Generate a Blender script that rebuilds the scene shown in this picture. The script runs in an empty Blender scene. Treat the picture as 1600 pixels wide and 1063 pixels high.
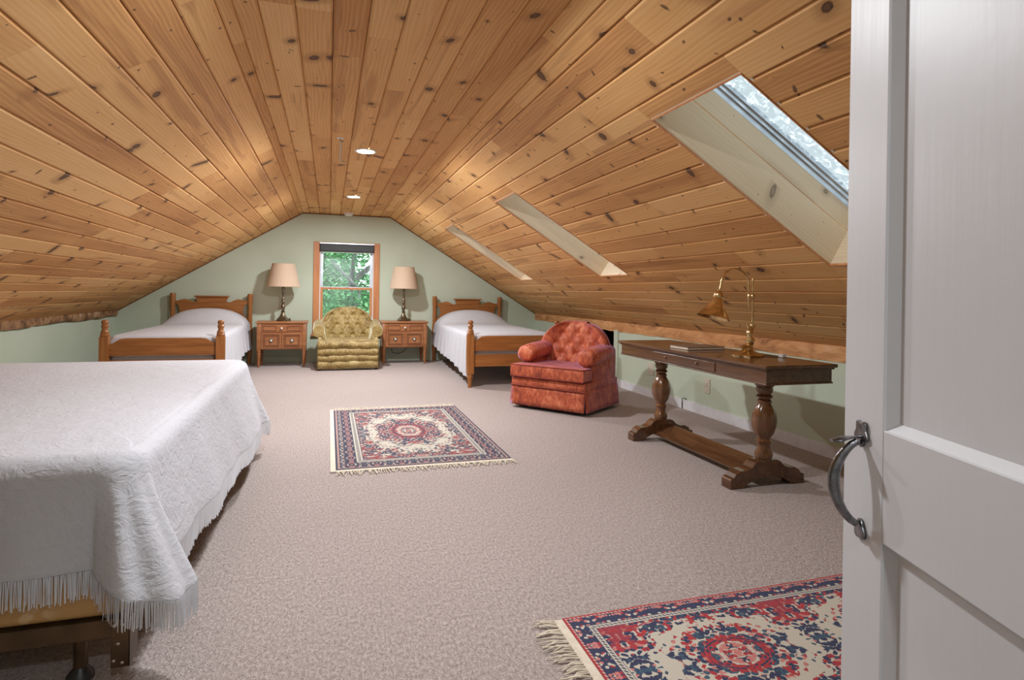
import bpy, bmesh, math, random
from mathutils import Vector, Matrix
random.seed(7)
S = bpy.context.scene
COL = S.collection
PI = math.pi

# ------------------------------------------------------------------ camera
F, PX, PY = 930.0, 800.0, 457.5
CAM_H = 1.08
YAW = math.atan2(286.0, F)
ROLL = math.atan(0.0157)
fw = Vector((math.sin(YAW), math.cos(YAW), 0)); rt = Vector((math.cos(YAW), -math.sin(YAW), 0)); upv = Vector((0, 0, 1))
cr, sr = math.cos(ROLL), math.sin(ROLL)
c_right = rt * cr + upv * sr
c_up = upv * cr - rt * sr
cam = bpy.data.cameras.new('camera'); cam_o = bpy.data.objects.new('camera', cam); COL.objects.link(cam_o)
m3 = Matrix((c_right, c_up, -fw)).transposed()
cam_o.matrix_world = Matrix.Translation((0, 0, CAM_H)) @ m3.to_4x4()
cam.sensor_width = 36; cam.sensor_fit = 'HORIZONTAL'; cam.lens = 36 * F / 1600
cam.shift_y = -(531.5 - PY) / 1600; cam.clip_start = 0.02; cam.clip_end = 200
S.camera = cam_o

# ------------------------------------------------------------------ world and exposure
W = bpy.data.worlds.new('sky'); S.world = W; W.use_nodes = True
bg = W.node_tree.nodes['Background']; bg.inputs['Color'].default_value = (0.88, 0.94, 1.0, 1); bg.inputs['Strength'].default_value = 3.5
S.view_settings.view_transform = 'Standard'; S.view_settings.look = 'None'
S.view_settings.exposure = 0.28; S.view_settings.gamma = 1.0; S.view_settings.use_curve_mapping = False
LAMP_W = {'near': 34.0, 'mid': 66.0, 'far': 56.0, 'landing': 15.0}          # watts of the recessed lights (the near one is dimmed, the landing one is an added fill)

# ------------------------------------------------------------------ room numbers (metres, Y runs down the room)
ZC = 2.218; XL, XR = -0.385, 0.882; M = 0.617
CS = 1 / math.sqrt(1 + M * M); SN = M * CS
YF = 9.32; YN = 0.05
WL = -2.78
def wall_r(y): return 3.28 - (YF - y) * 0.005
SKY = [(1.82, 2.45), (4.58, 5.17), (7.06, 7.62)]; S0, S1 = 0.626, 1.854

# ------------------------------------------------------------------ node helpers
class NT:
    def __init__(s, name):
        s.m = bpy.data.materials.new(name); s.m.use_nodes = True
        s.t = s.m.node_tree; s.t.nodes.clear()
        s.out = s.t.nodes.new('ShaderNodeOutputMaterial'); s.b = s.t.nodes.new('ShaderNodeBsdfPrincipled')
        s.t.links.new(s.b.outputs[0], s.out.inputs[0])
    def n(s, typ, ins=None, **kw):
        nd = s.t.nodes.new('ShaderNode' + typ)
        for k, v in kw.items(): setattr(nd, k, v)
        if ins:
            for k, v in ins.items(): s.set(nd.inputs[k], v)
        return nd
    def set(s, sock, v):
        if hasattr(v, 'is_output'): s.t.links.new(v, sock)
        elif hasattr(v, 'outputs'): s.t.links.new(v.outputs[0], sock)
        else:
            if sock.type == 'RGBA' and isinstance(v, (tuple, list)) and len(v) == 3: v = (*v, 1)
            sock.default_value = v
    def math(s, op, a, b=0.0, c=None, clamp=False):
        nd = s.t.nodes.new('ShaderNodeMath'); nd.operation = op; nd.use_clamp = clamp
        s.set(nd.inputs[0], a); s.set(nd.inputs[1], b)
        if c is not None: s.set(nd.inputs[2], c)
        return nd.outputs[0]
    def vm(s, op, a, b=(0, 0, 0), out=0):
        nd = s.t.nodes.new('ShaderNodeVectorMath'); nd.operation = op
        s.set(nd.inputs[0], a); s.set(nd.inputs[1], b)
        return nd.outputs[out]
    def mix(s, f, a, b):
        nd = s.t.nodes.new('ShaderNodeMix'); nd.data_type = 'RGBA'
        s.set(nd.inputs[0], f); s.set(nd.inputs[6], a); s.set(nd.inputs[7], b)
        return nd.outputs[2]
    def ramp(s, f, stops, interp='LINEAR'):
        nd = s.t.nodes.new('ShaderNodeValToRGB'); nd.color_ramp.interpolation = interp
        e = nd.color_ramp.elements
        while len(e) < len(stops): e.new(0.5)
        for i, (p, c) in enumerate(stops):
            e[i].position = p; e[i].color = (*c, 1) if isinstance(c, (tuple, list)) else (c, c, c, 1)
        s.set(nd.inputs[0], f); return nd.outputs[0]
    def sstep(s, x, a, b):
        nd = s.t.nodes.new('ShaderNodeMapRange'); nd.interpolation_type = 'SMOOTHSTEP'
        s.set(nd.inputs[0], x); s.set(nd.inputs[1], a); s.set(nd.inputs[2], b); nd.inputs[3].default_value = 0; nd.inputs[4].default_value = 1
        return nd.outputs[0]
    def coord(s, which='Object'): return s.n('TexCoord').outputs[which]
    def noise(s, vec, scale, detail=3, rough=0.5, dist=0.0, out=0):
        return s.n('TexNoise', {'Vector': vec, 'Scale': scale, 'Detail': detail, 'Roughness': rough, 'Distortion': dist}).outputs[out]
    def bump(s, h, strength=0.3, dist=0.01):
        nd = s.n('Bump', {'Height': h, 'Strength': strength, 'Distance': dist}); s.t.links.new(nd.outputs[0], s.b.inputs['Normal'])
    def fin(s, col=None, rough=0.5, metal=0.0, **kw):
        if col is not None: s.set(s.b.inputs['Base Color'], col)
        s.set(s.b.inputs['Roughness'], rough); s.set(s.b.inputs['Metallic'], metal)
        for k, v in kw.items(): s.set(s.b.inputs[k.replace('_', ' ')], v)
        return s.m

def plain(name, col, rough=0.5, metal=0.0, var=0.06, scale=12, bump=0.0, **kw):
    t = NT(name); c = t.coord()
    f = t.noise(c, scale, 4)
    d = tuple(max(0, x * (1 - var * 2)) for x in col); l = tuple(min(1, x * (1 + var * 2)) for x in col)
    if bump: t.bump(t.noise(c, scale * 6, 4), bump, 0.005)
    return t.fin(t.ramp(f, [(0.3, d), (0.7, l)]), rough, metal, **kw)

def pine(name, dark, mid, light, knot=(0.06, 0.03, 0.018), rough=0.45, spread=1.0, knots=1.0):
    """knotty board, local x along the board"""
    t = NT(name); c = t.coord()
    rnd = t.n('ObjectInfo').outputs['Random']
    sep = t.n('SeparateXYZ', {0: c})
    x, y, z = sep.outputs
    ox = t.math('MULTIPLY', rnd, 37.3); oy = t.math('MULTIPLY', rnd, 91.7)
    px = t.math('ADD', x, ox); py = t.math('ADD', y, oy)
    # knots: voronoi feature points, distance taken back to metres
    def knotset(a, b, rmin, rmul):
        v = t.n('CombineXYZ', {0: t.math('MULTIPLY', px, a), 1: t.math('MULTIPLY', py, b), 2: 0.0}).outputs[0]
        vo = t.n('TexVoronoi', {'Vector': v, 'Scale': 1.0, 'Randomness': 1.0}, voronoi_dimensions='2D')
        dl = t.vm('MULTIPLY', t.vm('SUBTRACT', v, vo.outputs['Position']), (1 / a, 1 / b, 0))
        wob = t.noise(t.n('CombineXYZ', {0: px, 1: py, 2: 0.0}).outputs[0], 60, 2)
        cs = t.n('SeparateColor', {0: vo.outputs['Color']})
        # some knots are drawn out into spikes across the board
        ys = t.math('ADD', 0.42, t.math('MULTIPLY', t.sstep(cs.outputs[1], 0.15, 0.40), 0.85))
        d3 = t.n('SeparateXYZ', {0: dl})
        sk = t.math('ADD', d3.outputs[0], t.math('MULTIPLY', d3.outputs[1], t.math('MULTIPLY', t.math('SUBTRACT', cs.outputs[2], 0.5), 1.3)))
        dd = t.vm('LENGTH', t.n('CombineXYZ', {0: t.math('MULTIPLY', sk, 1.0), 1: t.math('MULTIPLY', d3.outputs[1], ys), 2: 0.0}).outputs[0], out=1)
        dd = t.math('ADD', dd, t.math('MULTIPLY', t.math('SUBTRACT', wob, 0.5), 0.008))
        r = t.math('MULTIPLY', t.math('MAXIMUM', t.math('SUBTRACT', cs.outputs[0], rmin), 0.0), rmul)
        return dd, r
    d1, r1 = knotset(1.7, 6.2, 0.28, 0.048 * knots)
    d2, r2 = knotset(4.2, 13.0, 0.5, 0.020 * knots)
    q1 = t.math('DIVIDE', d1, t.math('ADD', r1, 0.0006)); q2 = t.math('DIVIDE', d2, t.math('ADD', r2, 0.0005))
    k1 = t.math('SUBTRACT', 1.0, t.sstep(q1, 0.75, 1.1)); k2 = t.math('SUBTRACT', 1.0, t.sstep(q2, 0.6, 1.2))
    halo = t.math('MULTIPLY', t.math('SUBTRACT', 1.0, t.sstep(q1, 0.9, 3.2)), t.math('MINIMUM', t.math('MULTIPLY', r1, 90), 1.0))
    # grain lines bend round the knots
    bend = t.math('MULTIPLY', t.math('DIVIDE', 0.0012, t.math('ADD', d1, 0.015)), 0.30)
    lowv = t.n('CombineXYZ', {0: t.math('MULTIPLY', px, 0.9), 1: t.math('MULTIPLY', py, 5.0), 2: 0.0}).outputs[0]
    low = t.noise(lowv, 1.0, 2)
    gy = t.math('ADD', t.math('ADD', py, bend), t.math('MULTIPLY', low, 0.11))
    rings = t.math('SINE', t.math('MULTIPLY', gy, 330.0))
    finev = t.n('CombineXYZ', {0: t.math('MULTIPLY', px, 3.0), 1: t.math('MULTIPLY', py, 120.0), 2: 0.0}).outputs[0]
    fine = t.noise(finev, 1.0, 3)
    g = t.math('ADD', t.math('MULTIPLY', rings, 0.055), t.math('ADD', t.math('MULTIPLY', fine, 0.35), t.math('MULTIPLY', low, 0.40)))
    tone = t.math('MULTIPLY', t.math('SUBTRACT', rnd, 0.5), 0.34 * spread)
    g = t.math('ADD', g, t.math('ADD', tone, 0.1))
    col = t.ramp(g, [(0.18, dark), (0.5, mid), (0.85, light)])
    col = t.mix(t.math('MULTIPLY', halo, 0.5), col, tuple(v * 0.72 for v in dark))
    # heartwood streaks, browner
    hv = t.n('CombineXYZ', {0: t.math('MULTIPLY', px, 0.45), 1: t.math('MULTIPLY', py, 7.0), 2: 3.0}).outputs[0]
    hs = t.sstep(t.noise(hv, 1.0, 3, 0.5, 0.6), 0.58, 0.66)
    col = t.mix(t.math('MULTIPLY', hs, 0.45), col, (dark[0] * 0.72, dark[1] * 0.66, dark[2] * 0.72))
    kc = t.mix(t.sstep(q1, 0.1, 0.95), tuple(v * 2.0 for v in knot), knot)
    col = t.mix(t.math('MULTIPLY', k1, 0.88), col, kc)
    col = t.mix(t.math('MULTIPLY', k2, 0.8), col, knot)
    t.bump(g, 0.06, 0.002)
    return t.fin(col, rough, 0.0, Specular_IOR_Level=0.35)

def wood(name, dark, mid, light, axis=0, rough=0.35, k=1.0, coat=0.0):
    t = NT(name); c = t.coord()
    sc = [26 * k, 26 * k, 26 * k]; sc[axis] = 1.6 * k
    v = t.vm('MULTIPLY', c, tuple(sc))
    a = t.noise(v, 1.0, 4, 0.6, 0.4); b = t.noise(t.vm('MULTIPLY', v, (3, 3, 3)), 1.0, 3)
    g = t.math('ADD', t.math('MULTIPLY', a, 0.75), t.math('MULTIPLY', b, 0.25))
    t.bump(g, 0.05, 0.002)
    return t.fin(t.ramp(g, [(0.3, dark), (0.5, mid), (0.72, light)]), rough, Coat_Weight=coat)

# ------------------------------------------------------------------ materials
MT = {}
MT['ceil'] = pine('ceiling_pine', (0.49, 0.222, 0.076), (0.735, 0.405, 0.155), (0.86, 0.565, 0.265), rough=0.68)
MT['well'] = pine('pale_pine', (0.70, 0.53, 0.35), (0.82, 0.66, 0.47), (0.88, 0.75, 0.57), knot=(0.20, 0.15, 0.11), rough=0.6, spread=0.4, knots=0.6)
MT['back'] = plain('groove_wood', (0.20, 0.085, 0.03), 0.8)
t = NT('sage_paint'); c = t.coord(); f = t.noise(c, 1.7, 4)
t.bump(t.noise(c, 160, 3), 0.06, 0.003)
MT['wall'] = t.fin(t.ramp(f, [(0.3, (0.50, 0.575, 0.45)), (0.7, (0.56, 0.63, 0.505))]), 0.75)
# carpet
t = NT('carpet'); c = t.coord()
n1 = t.noise(c, 260, 3, 0.7); n2 = t.noise(t.vm('MULTIPLY', c, (1, 0.5, 1)), 105, 3, 0.75); n3 = t.noise(c, 1.3, 3)
vo = t.n('TexVoronoi', {'Vector': c, 'Scale': 190.0}); vd = vo.outputs['Distance']
h = t.math('ADD', t.math('MULTIPLY', n1, 0.5), t.math('MULTIPLY', n2, 0.5))
col = t.ramp(h, [(0.36, (0.19, 0.145, 0.13)), (0.5, (0.46, 0.38, 0.35)), (0.64, (0.76, 0.66, 0.615))])
col = t.mix(t.math('MULTIPLY', t.sstep(n3, 0.4, 0.65), 0.16), col, (0.40, 0.32, 0.29))
t.bump(t.math('SUBTRACT', h, t.math('MULTIPLY', vd, 0.5)), 0.9, 0.012)
MT['carpet'] = t.fin(col, 0.95, Sheen_Weight=0.15)
MT['white'] = plain('white_paint', (0.72, 0.72, 0.73), 0.35, var=0.02, scale=4, bump=0.0)
t = NT('door_paint'); c = t.coord()
br = t.noise(t.vm('MULTIPLY', c, (60, 60, 3)), 1.0, 3); br2 = t.noise(c, 30, 2)
t.bump(t.math('ADD', br, t.math('MULTIPLY', br2, 0.5)), 0.10, 0.004)
MT['door'] = t.fin(t.ramp(t.noise(c, 3, 3), [(0.3, (0.56, 0.565, 0.58)), (0.7, (0.60, 0.605, 0.62))]), 0.42)
MT['base'] = plain('skirting_paint', (0.74, 0.75, 0.78), 0.4, var=0.03)
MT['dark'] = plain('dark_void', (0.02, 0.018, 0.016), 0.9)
# bark and live edge boards
def live(name, stops, sx):
    t = NT(name); c = t.coord()
    v = t.vm('MULTIPLY', c, sx)
    a = t.noise(v, 1.0, 5, 0.65, 0.8)
    t.bump(a, 0.9, 0.03)
    return t.fin(t.ramp(a, stops), 0.8)
MT['bark'] = live('bark', [(0.30, (0.05, 0.025, 0.012)), (0.45, (0.24, 0.12, 0.055)), (0.58, (0.42, 0.24, 0.11)), (0.70, (0.50, 0.40, 0.33))], (9, 9, 9))
MT['live'] = live('live_edge', [(0.28, (0.16, 0.06, 0.025)), (0.42, (0.50, 0.23, 0.085)), (0.60, (0.66, 0.34, 0.14)), (0.75, (0.72, 0.44, 0.24))], (14, 3.0, 9))
MT['maple'] = wood('honey_maple', (0.20, 0.070, 0.018), (0.315, 0.120, 0.032), (0.43, 0.185, 0.055), 0, 0.3)
MT['maple_v'] = wood('honey_maple_upright', (0.20, 0.070, 0.018), (0.315, 0.120, 0.032), (0.43, 0.185, 0.055), 2, 0.3)
MT['case'] = wood('window_casing_wood', (0.42, 0.15, 0.05), (0.56, 0.23, 0.085), (0.66, 0.31, 0.13), 2, 0.4)
MT['fruit'] = wood('fruitwood', (0.22, 0.078, 0.028), (0.34, 0.130, 0.047), (0.45, 0.20, 0.08), 0, 0.32)
MT['fruit_d'] = wood('fruitwood_groove', (0.13, 0.045, 0.018), (0.18, 0.065, 0.025), (0.24, 0.09, 0.035), 0, 0.4)
MT['oak'] = wood('dark_oak', (0.05, 0.021, 0.010), (0.105, 0.046, 0.020), (0.175, 0.082, 0.038), 1, 0.22, coat=0.4)
MT['oak_v'] = wood('dark_oak_turned', (0.065, 0.026, 0.011), (0.15, 0.064, 0.025), (0.27, 0.125, 0.052), 2, 0.2, coat=0.5)
MT['brass'] = plain('brass', (0.72, 0.54, 0.29), 0.24, 1.0, var=0.12, scale=30)
MT['brass_old'] = plain('antique_brass', (0.20, 0.16, 0.11), 0.3, 0.9, var=0.25, scale=60)
MT['pewter'] = plain('dark_iron', (0.20, 0.20, 0.21), 0.24, 1.0, var=0.2, scale=60, bump=0.15)
MT['steel_br'] = plain('brown_steel', (0.12, 0.075, 0.04), 0.35, 0.7, var=0.15)
MT['rivet'] = plain('bright_rivet', (0.7, 0.66, 0.58), 0.3, 1.0)
MT['rubber'] = plain('black_plastic', (0.02, 0.02, 0.02), 0.4)
MT['plastic'] = plain('white_plastic', (0.78, 0.78, 0.76), 0.4, var=0.01)
MT['ivory'] = plain('ivory_plastic', (0.62, 0.58, 0.48), 0.45, var=0.02)
MT['porc'] = plain('porcelain', (0.80, 0.76, 0.68), 0.2, var=0.02)
MT['alu'] = plain('aluminium', (0.62, 0.66, 0.72), 0.32, 0.85, var=0.05)
MT['blind'] = plain('black_blind', (0.035, 0.037, 0.042), 0.55)
def glass(name, col=(0.95, 0.98, 0.97), mixf=0.12, rough=0.02):
    t = NT(name); t.t.nodes.remove(t.b)
    tr = t.n('BsdfTransparent', {0: col}); gl = t.n('BsdfGlossy', {0: (1, 1, 1), 'Roughness': rough})
    mx = t.n('MixShader', {0: mixf, 1: tr.outputs[0], 2: gl.outputs[0]})
    t.t.links.new(mx.outputs[0], t.out.inputs[0]); return t.m
MT['glass'] = glass('window_glass')
t = NT('skylight_film'); t.t.nodes.remove(t.b); c = t.coord()
nz = t.noise(c, 22, 5, 0.7, 1.5)
tr = t.n('BsdfTransparent', {0: (0.40, 0.425, 0.425)}); tl = t.n('BsdfTranslucent', {0: (0.8, 0.82, 0.80)})
mx = t.n('MixShader', {0: t.sstep(nz, 0.50, 0.72), 1: tr.outputs[0], 2: tl.outputs[0]})
t.t.links.new(mx.outputs[0], t.out.inputs[0]); MT['film'] = t.m
# fabrics
def spread_mat(name, s, strength):
    t = NT(name); c = t.coord()
    big = t.noise(c, 5 * s, 4, 0.6, 1.2)
    rip = t.noise(t.vm('MULTIPLY', c, (17 * s, 17 * s, 24 * s)), 1.0, 3, 0.6, 2.2)
    fine = t.noise(c, 300, 2)
    cell = t.n('TexVoronoi', {'Vector': t.vm('ADD', c, t.vm('MULTIPLY', t.n('TexNoise', {'Vector': c, 'Scale': 9.0}).outputs['Color'], (0.08, 0.08, 0.08))), 'Scale': 9.0 * s})
    h = t.math('ADD', t.math('MULTIPLY', big, 0.5), t.math('ADD', t.math('MULTIPLY', rip, 0.45), t.math('MULTIPLY', t.sstep(cell.outputs['Distance'], 0.2, 0.5), 0.12)))
    h = t.math('ADD', h, t.math('MULTIPLY', fine, 0.05))
    t.bump(h, strength, 0.03)
    return t.fin((0.53, 0.54, 0.58), 0.8, Sheen_Weight=0.05)
MT['spread'] = spread_mat('white_matelasse', 0.85, 0.42)
MT['spread2'] = spread_mat('white_matelasse_twin', 1.3, 0.25)
MT['fringe'] = plain('white_cotton_fringe', (0.78, 0.79, 0.82), 0.85, var=0.03)
MT['sheet'] = plain('white_ticking', (0.76, 0.74, 0.74), 0.8, var=0.04)
t = NT('gold_damask'); c = t.coord()
w1 = t.n('TexVoronoi', {'Vector': t.vm('ADD', c, t.vm('MULTIPLY', t.n('TexNoise', {'Vector': c, 'Scale': 14.0}).outputs['Color'], (0.05, 0.05, 0.05))), 'Scale': 26.0})
blob = t.n('TexVoronoi', {'Vector': c, 'Scale': 4.2})
fl = t.math('MULTIPLY', t.sstep(w1.outputs['Distance'], 0.55, 0.25), t.sstep(blob.outputs['Distance'], 0.62, 0.40))
MT['damask'] = t.fin(t.mix(fl, (0.50, 0.28, 0.10), (0.85, 0.66, 0.42)), 0.45)
def velvet(name, c0, c1, c2, sheen, sk=26):
    t = NT(name); c = t.coord()
    a = t.noise(t.vm('MULTIPLY', c, (1, 1, 0.55)), sk, 4, 0.65, 1.0); b = t.noise(c, 7, 3, 0.6, 0.5)
    g = t.math('ADD', t.math('MULTIPLY', a, 0.6), t.math('MULTIPLY', b, 0.4))
    t.bump(a, 0.12, 0.01)
    return t.fin(t.ramp(g, [(0.34, c0), (0.5, c1), (0.66, c2)]), 0.6, Sheen_Weight=0.7, Sheen_Roughness=0.35, Sheen_Tint=(*sheen, 1))
MT['orange'] = velvet('rust_velvet', (0.17, 0.022, 0.010), (0.42, 0.08, 0.028), (0.64, 0.20, 0.095), (0.70, 0.52, 0.95))  # violet sheen tint puts the window sky's reflection into the velvet colour
MT['orange_p'] = plain('rust_piping', (0.22, 0.03, 0.012), 0.7)
MT['green'] = velvet('olive_gold_velvet', (0.10, 0.058, 0.012), (0.29, 0.195, 0.055), (0.50, 0.40, 0.19), (0.75, 0.75, 0.6), 55)
MT['green_p'] = plain('olive_piping', (0.14, 0.085, 0.02), 0.7)
t = NT('pleated_shade'); c = t.coord(); sp = t.n('SeparateXYZ', {0: c})
ang = t.math('ARCTAN2', sp.outputs[1], sp.outputs[0]); pl = t.math('SINE', t.math('MULTIPLY', ang, 90))
t.bump(pl, 0.12, 0.004)
MT['shade'] = t.fin((0.60, 0.45, 0.325), 0.8)
MT['shade_in'] = plain('shade_lining', (0.8, 0.72, 0.6), 0.8)
MT['leaf'] = None
t = NT('leaf_green'); r = t.n('ObjectInfo').outputs['Random']; c = t.coord()
lc = t.ramp(t.noise(c, 2.6, 3, 0.7), [(0.32, (0.015, 0.09, 0.028)), (0.5, (0.06, 0.26, 0.085)), (0.68, (0.30, 0.55, 0.26))])
MT['leaf'] = t.fin(lc, 0.5, Transmission_Weight=0.0)
MT['trunk'] = live('tree_bark', [(0.3, (0.06, 0.06, 0.055)), (0.5, (0.16, 0.16, 0.15)), (0.7, (0.30, 0.31, 0.30))], (10, 10, 2))
MT['grass'] = plain('lawn', (0.07, 0.20, 0.04), 0.9, var=0.3, scale=3)

# ------------------------------------------------------------------ mesh helpers
class MB:
    def __init__(s): s.bm = bmesh.new()
    def box(s, x0, x1, y0, y1, z0, z1, bev=0.0, seg=2):
        b = bmesh.new(); bmesh.ops.create_cube(b, size=1)
        for v in b.verts: v.co = Vector(((x0 + x1) / 2 + v.co.x * (x1 - x0), (y0 + y1) / 2 + v.co.y * (y1 - y0), (z0 + z1) / 2 + v.co.z * (z1 - z0)))
        if bev: bmesh.ops.bevel(b, geom=b.edges[:], offset=bev, segments=seg, profile=0.5, affect='EDGES')
        s.join(b); return s
    def join(s, b, mat=None):
        me = bpy.data.meshes.new('t'); b.to_mesh(me); b.free()
        if mat is not None: me.transform(mat)
        s.bm.from_mesh(me); bpy.data.meshes.remove(me)
    def grid(s, rows, closed_u=False, closed_v=False, flip=False):
        vs = [[s.bm.verts.new(p) for p in r] for r in rows]
        nr, nc = len(vs), len(vs[0])
        for i in range(nr if closed_v else nr - 1):
            for j in range(nc if closed_u else nc - 1):
                q = [vs[i][j], vs[i][(j + 1) % nc], vs[(i + 1) % nr][(j + 1) % nc], vs[(i + 1) % nr][j]]
                if flip: q.reverse()
                try: s.bm.faces.new(q)
                except ValueError: pass
        return vs
    def lathe(s, prof, seg=24, c=(0, 0, 0), sx=1, sy=1, cap=True, fl=None):
        rows = []
        for r, z in prof:
            rows.append([(c[0] + sx * r * (1 if fl is None else fl(2 * PI * k / seg, z)) * math.cos(2 * PI * k / seg), c[1] + sy * r * (1 if fl is None else fl(2 * PI * k / seg, z)) * math.sin(2 * PI * k / seg), c[2] + z) for k in range(seg)])
        vs = s.grid(rows, closed_u=True)
        if cap:
            for rr, rev in ((vs[0], True), (vs[-1], False)):
                try: s.bm.faces.new(rr[::-1] if rev else rr)
                except ValueError: pass
        return s
    def tube(s, pts, rad, seg=12, cap=True, up=Vector((0, 0, 1)), sq=(1, 1)):
        pts = [Vector(p) for p in pts]; rows = []
        for i, p in enumerate(pts):
            d = (pts[min(i + 1, len(pts) - 1)] - pts[max(i - 1, 0)]).normalized()
            a = d.cross(up)
            if a.length < 1e-3: a = d.cross(Vector((0, 1, 0)))
            a.normalize(); b = a.cross(d).normalized()
            r = rad[i] if isinstance(rad, (list, tuple)) else rad
            rows.append([p + (a * math.cos(2 * PI * k / seg) * sq[0] + b * math.sin(2 * PI * k / seg) * sq[1]) * r for k in range(seg)])
        vs = s.grid(rows, closed_u=True)
        if cap: s.bm.faces.new(vs[0][::-1]); s.bm.faces.new(vs[-1])
        return s
    def prism(s, out, axis, d0, d1, bev=0.0, seg=2):
        """outline (a, b): axis 'y' -> a=x b=z, axis 'x' -> a=y b=z, axis 'z' -> a=x b=y"""
        f = {'y': lambda a, b, d: (a, d, b), 'x': lambda a, b, d: (d, a, b), 'z': lambda a, b, d: (a, b, d)}[axis]
        b_ = bmesh.new()
        v0 = [b_.verts.new(f(a, b, d0)) for a, b in out]; v1 = [b_.verts.new(f(a, b, d1)) for a, b in out]
        b_.faces.new(v0); b_.faces.new(v1[::-1]); n = len(out)
        for i in range(n): b_.faces.new([v0[i], v1[i], v1[(i + 1) % n], v0[(i + 1) % n]])
        bmesh.ops.recalc_face_normals(b_, faces=b_.faces[:])
        if bev:
            ed = [e for e in b_.edges if e.is_boundary is False and any(len(fc.verts) == n and n > 4 for fc in e.link_faces)] if n > 4 else b_.edges[:]
            bmesh.ops.bevel(b_, geom=ed, offset=bev, segments=seg, profile=0.5, affect='EDGES')
        s.join(b_); return s
    def quad(s, *p): s.bm.faces.new([s.bm.verts.new(q) for q in p]); return s
    def build(s, name, mat, parent=None, smooth=None, loc=None, rot=None, recalc=True):
        if recalc: bmesh.ops.recalc_face_normals(s.bm, faces=s.bm.faces[:])
        me = bpy.data.meshes.new(name); s.bm.to_mesh(me); s.bm.free()
        me.materials.append(mat)
        if smooth is not None:
            me.polygons.foreach_set('use_smooth', [True] * len(me.polygons))
            if smooth > 0:
                me.set_sharp_from_angle(angle=math.radians(smooth))
        o = bpy.data.objects.new(name, me); COL.objects.link(o)
        if parent is not None: o.parent = parent
        if loc is not None: o.location = loc
        if rot is not None: o.rotation_euler = rot
        return o

def tag(o, label=None, cat=None, group=None, kind=None):
    if label: o['label'] = label
    if cat: o['category'] = cat
    if group: o['group'] = group
    if kind: o['kind'] = kind
    return o
def empty(name, loc=(0, 0, 0), rz=0.0):
    o = bpy.data.objects.new(name, None); COL.objects.link(o); o.location = loc; o.rotation_euler = (0, 0, rz); o.empty_display_size = 0.1
    return o
def copy_tree(o, parent=None):
    c = o.copy(); COL.objects.link(c); c.parent = parent
    for ch in list(o.children): copy_tree(ch, c)
    return c
def lerp(a, b, t): return a + (b - a) * t
def smooth01(x): x = max(0, min(1, x)); return x * x * (3 - 2 * x)

# ------------------------------------------------------------------ shell
floor = MB(); floor.box(WL - 0.15, 3.5, -1.4, YF + 0.15, -0.12, 0.0)
tag(floor.build('floor', MT['carpet']), kind='structure')

def slope_pt(side, s, y, t=0.0):
    """point on a slope: s down the slope from the crease, t out along the roof normal"""
    x = (XR if side > 0 else XL) + side * (s * CS + t * SN)
    return Vector((x, y, ZC - s * SN + t * CS))
# far wall: prism pieces round the window opening
WX0, WX1, WZ0, WZ1 = -0.145, 0.655, 0.46, 1.715
def zc_at(x):
    if x < XL: return ZC - M * (XL - x)
    if x > XR: return ZC - M * (x - XR)
    return ZC
b = MB()
def wall_piece(xs, z0, z1f):
    out = [(x, z0) for x in xs] + [(x, z1f(x)) for x in reversed(xs)]
    b.prism(out, 'y', YF, YF + 0.14)
zt = lambda x: zc_at(x) + 0.05
wall_piece([WL - 0.12, XL, WX0], 0, zt); wall_piece([WX1, XR, 3.45], 0, zt)
wall_piece([WX0, WX1], 0, lambda x: WZ0); wall_piece([WX0, WX1], WZ1, zt)
wf = tag(b.build('wall_far', MT['wall']), kind='structure')
b = MB(); b.box(WL - 0.12, WL, -0.1, YF, 0, zc_at(WL) + 0.04)
tag(b.build('wall_left', MT['wall']), kind='structure')
# right knee wall, slightly out of parallel, with the closet opening behind the rust chair
b = MB()
OP0, OP1 = 6.42, 7.85
def wr(y0, y1, z0, z1, th=0.12):
    p = [(wall_r(y0), y0), (wall_r(y1), y1), (wall_r(y1) + th, y1), (wall_r(y0) + th, y0)]
    b.prism(p, 'z', z0, z1)
wr(-0.1, OP0, 0, 0.80); wr(OP1, YF, 0, 0.76); wr(OP0, OP1, 0.68, 0.78)
tag(b.build('wall_right', MT['wall']), kind='structure')
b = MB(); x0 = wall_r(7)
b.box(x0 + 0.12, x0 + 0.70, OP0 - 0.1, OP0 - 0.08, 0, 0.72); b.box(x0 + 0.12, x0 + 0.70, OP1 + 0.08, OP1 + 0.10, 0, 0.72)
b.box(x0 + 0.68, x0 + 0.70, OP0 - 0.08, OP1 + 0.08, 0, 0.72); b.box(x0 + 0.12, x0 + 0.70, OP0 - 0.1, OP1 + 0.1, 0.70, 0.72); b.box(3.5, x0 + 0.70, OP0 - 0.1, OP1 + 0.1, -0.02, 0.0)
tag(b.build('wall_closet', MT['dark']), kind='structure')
b = MB()
for y in (OP0 - 0.10, OP1): b.box(wall_r(y) - 0.014, wall_r(y) + 0.02, y, y + 0.10, 0.0, 0.655, 0.003)
tag(b.build('trim_5', MT['wall']), kind='structure')
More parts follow.
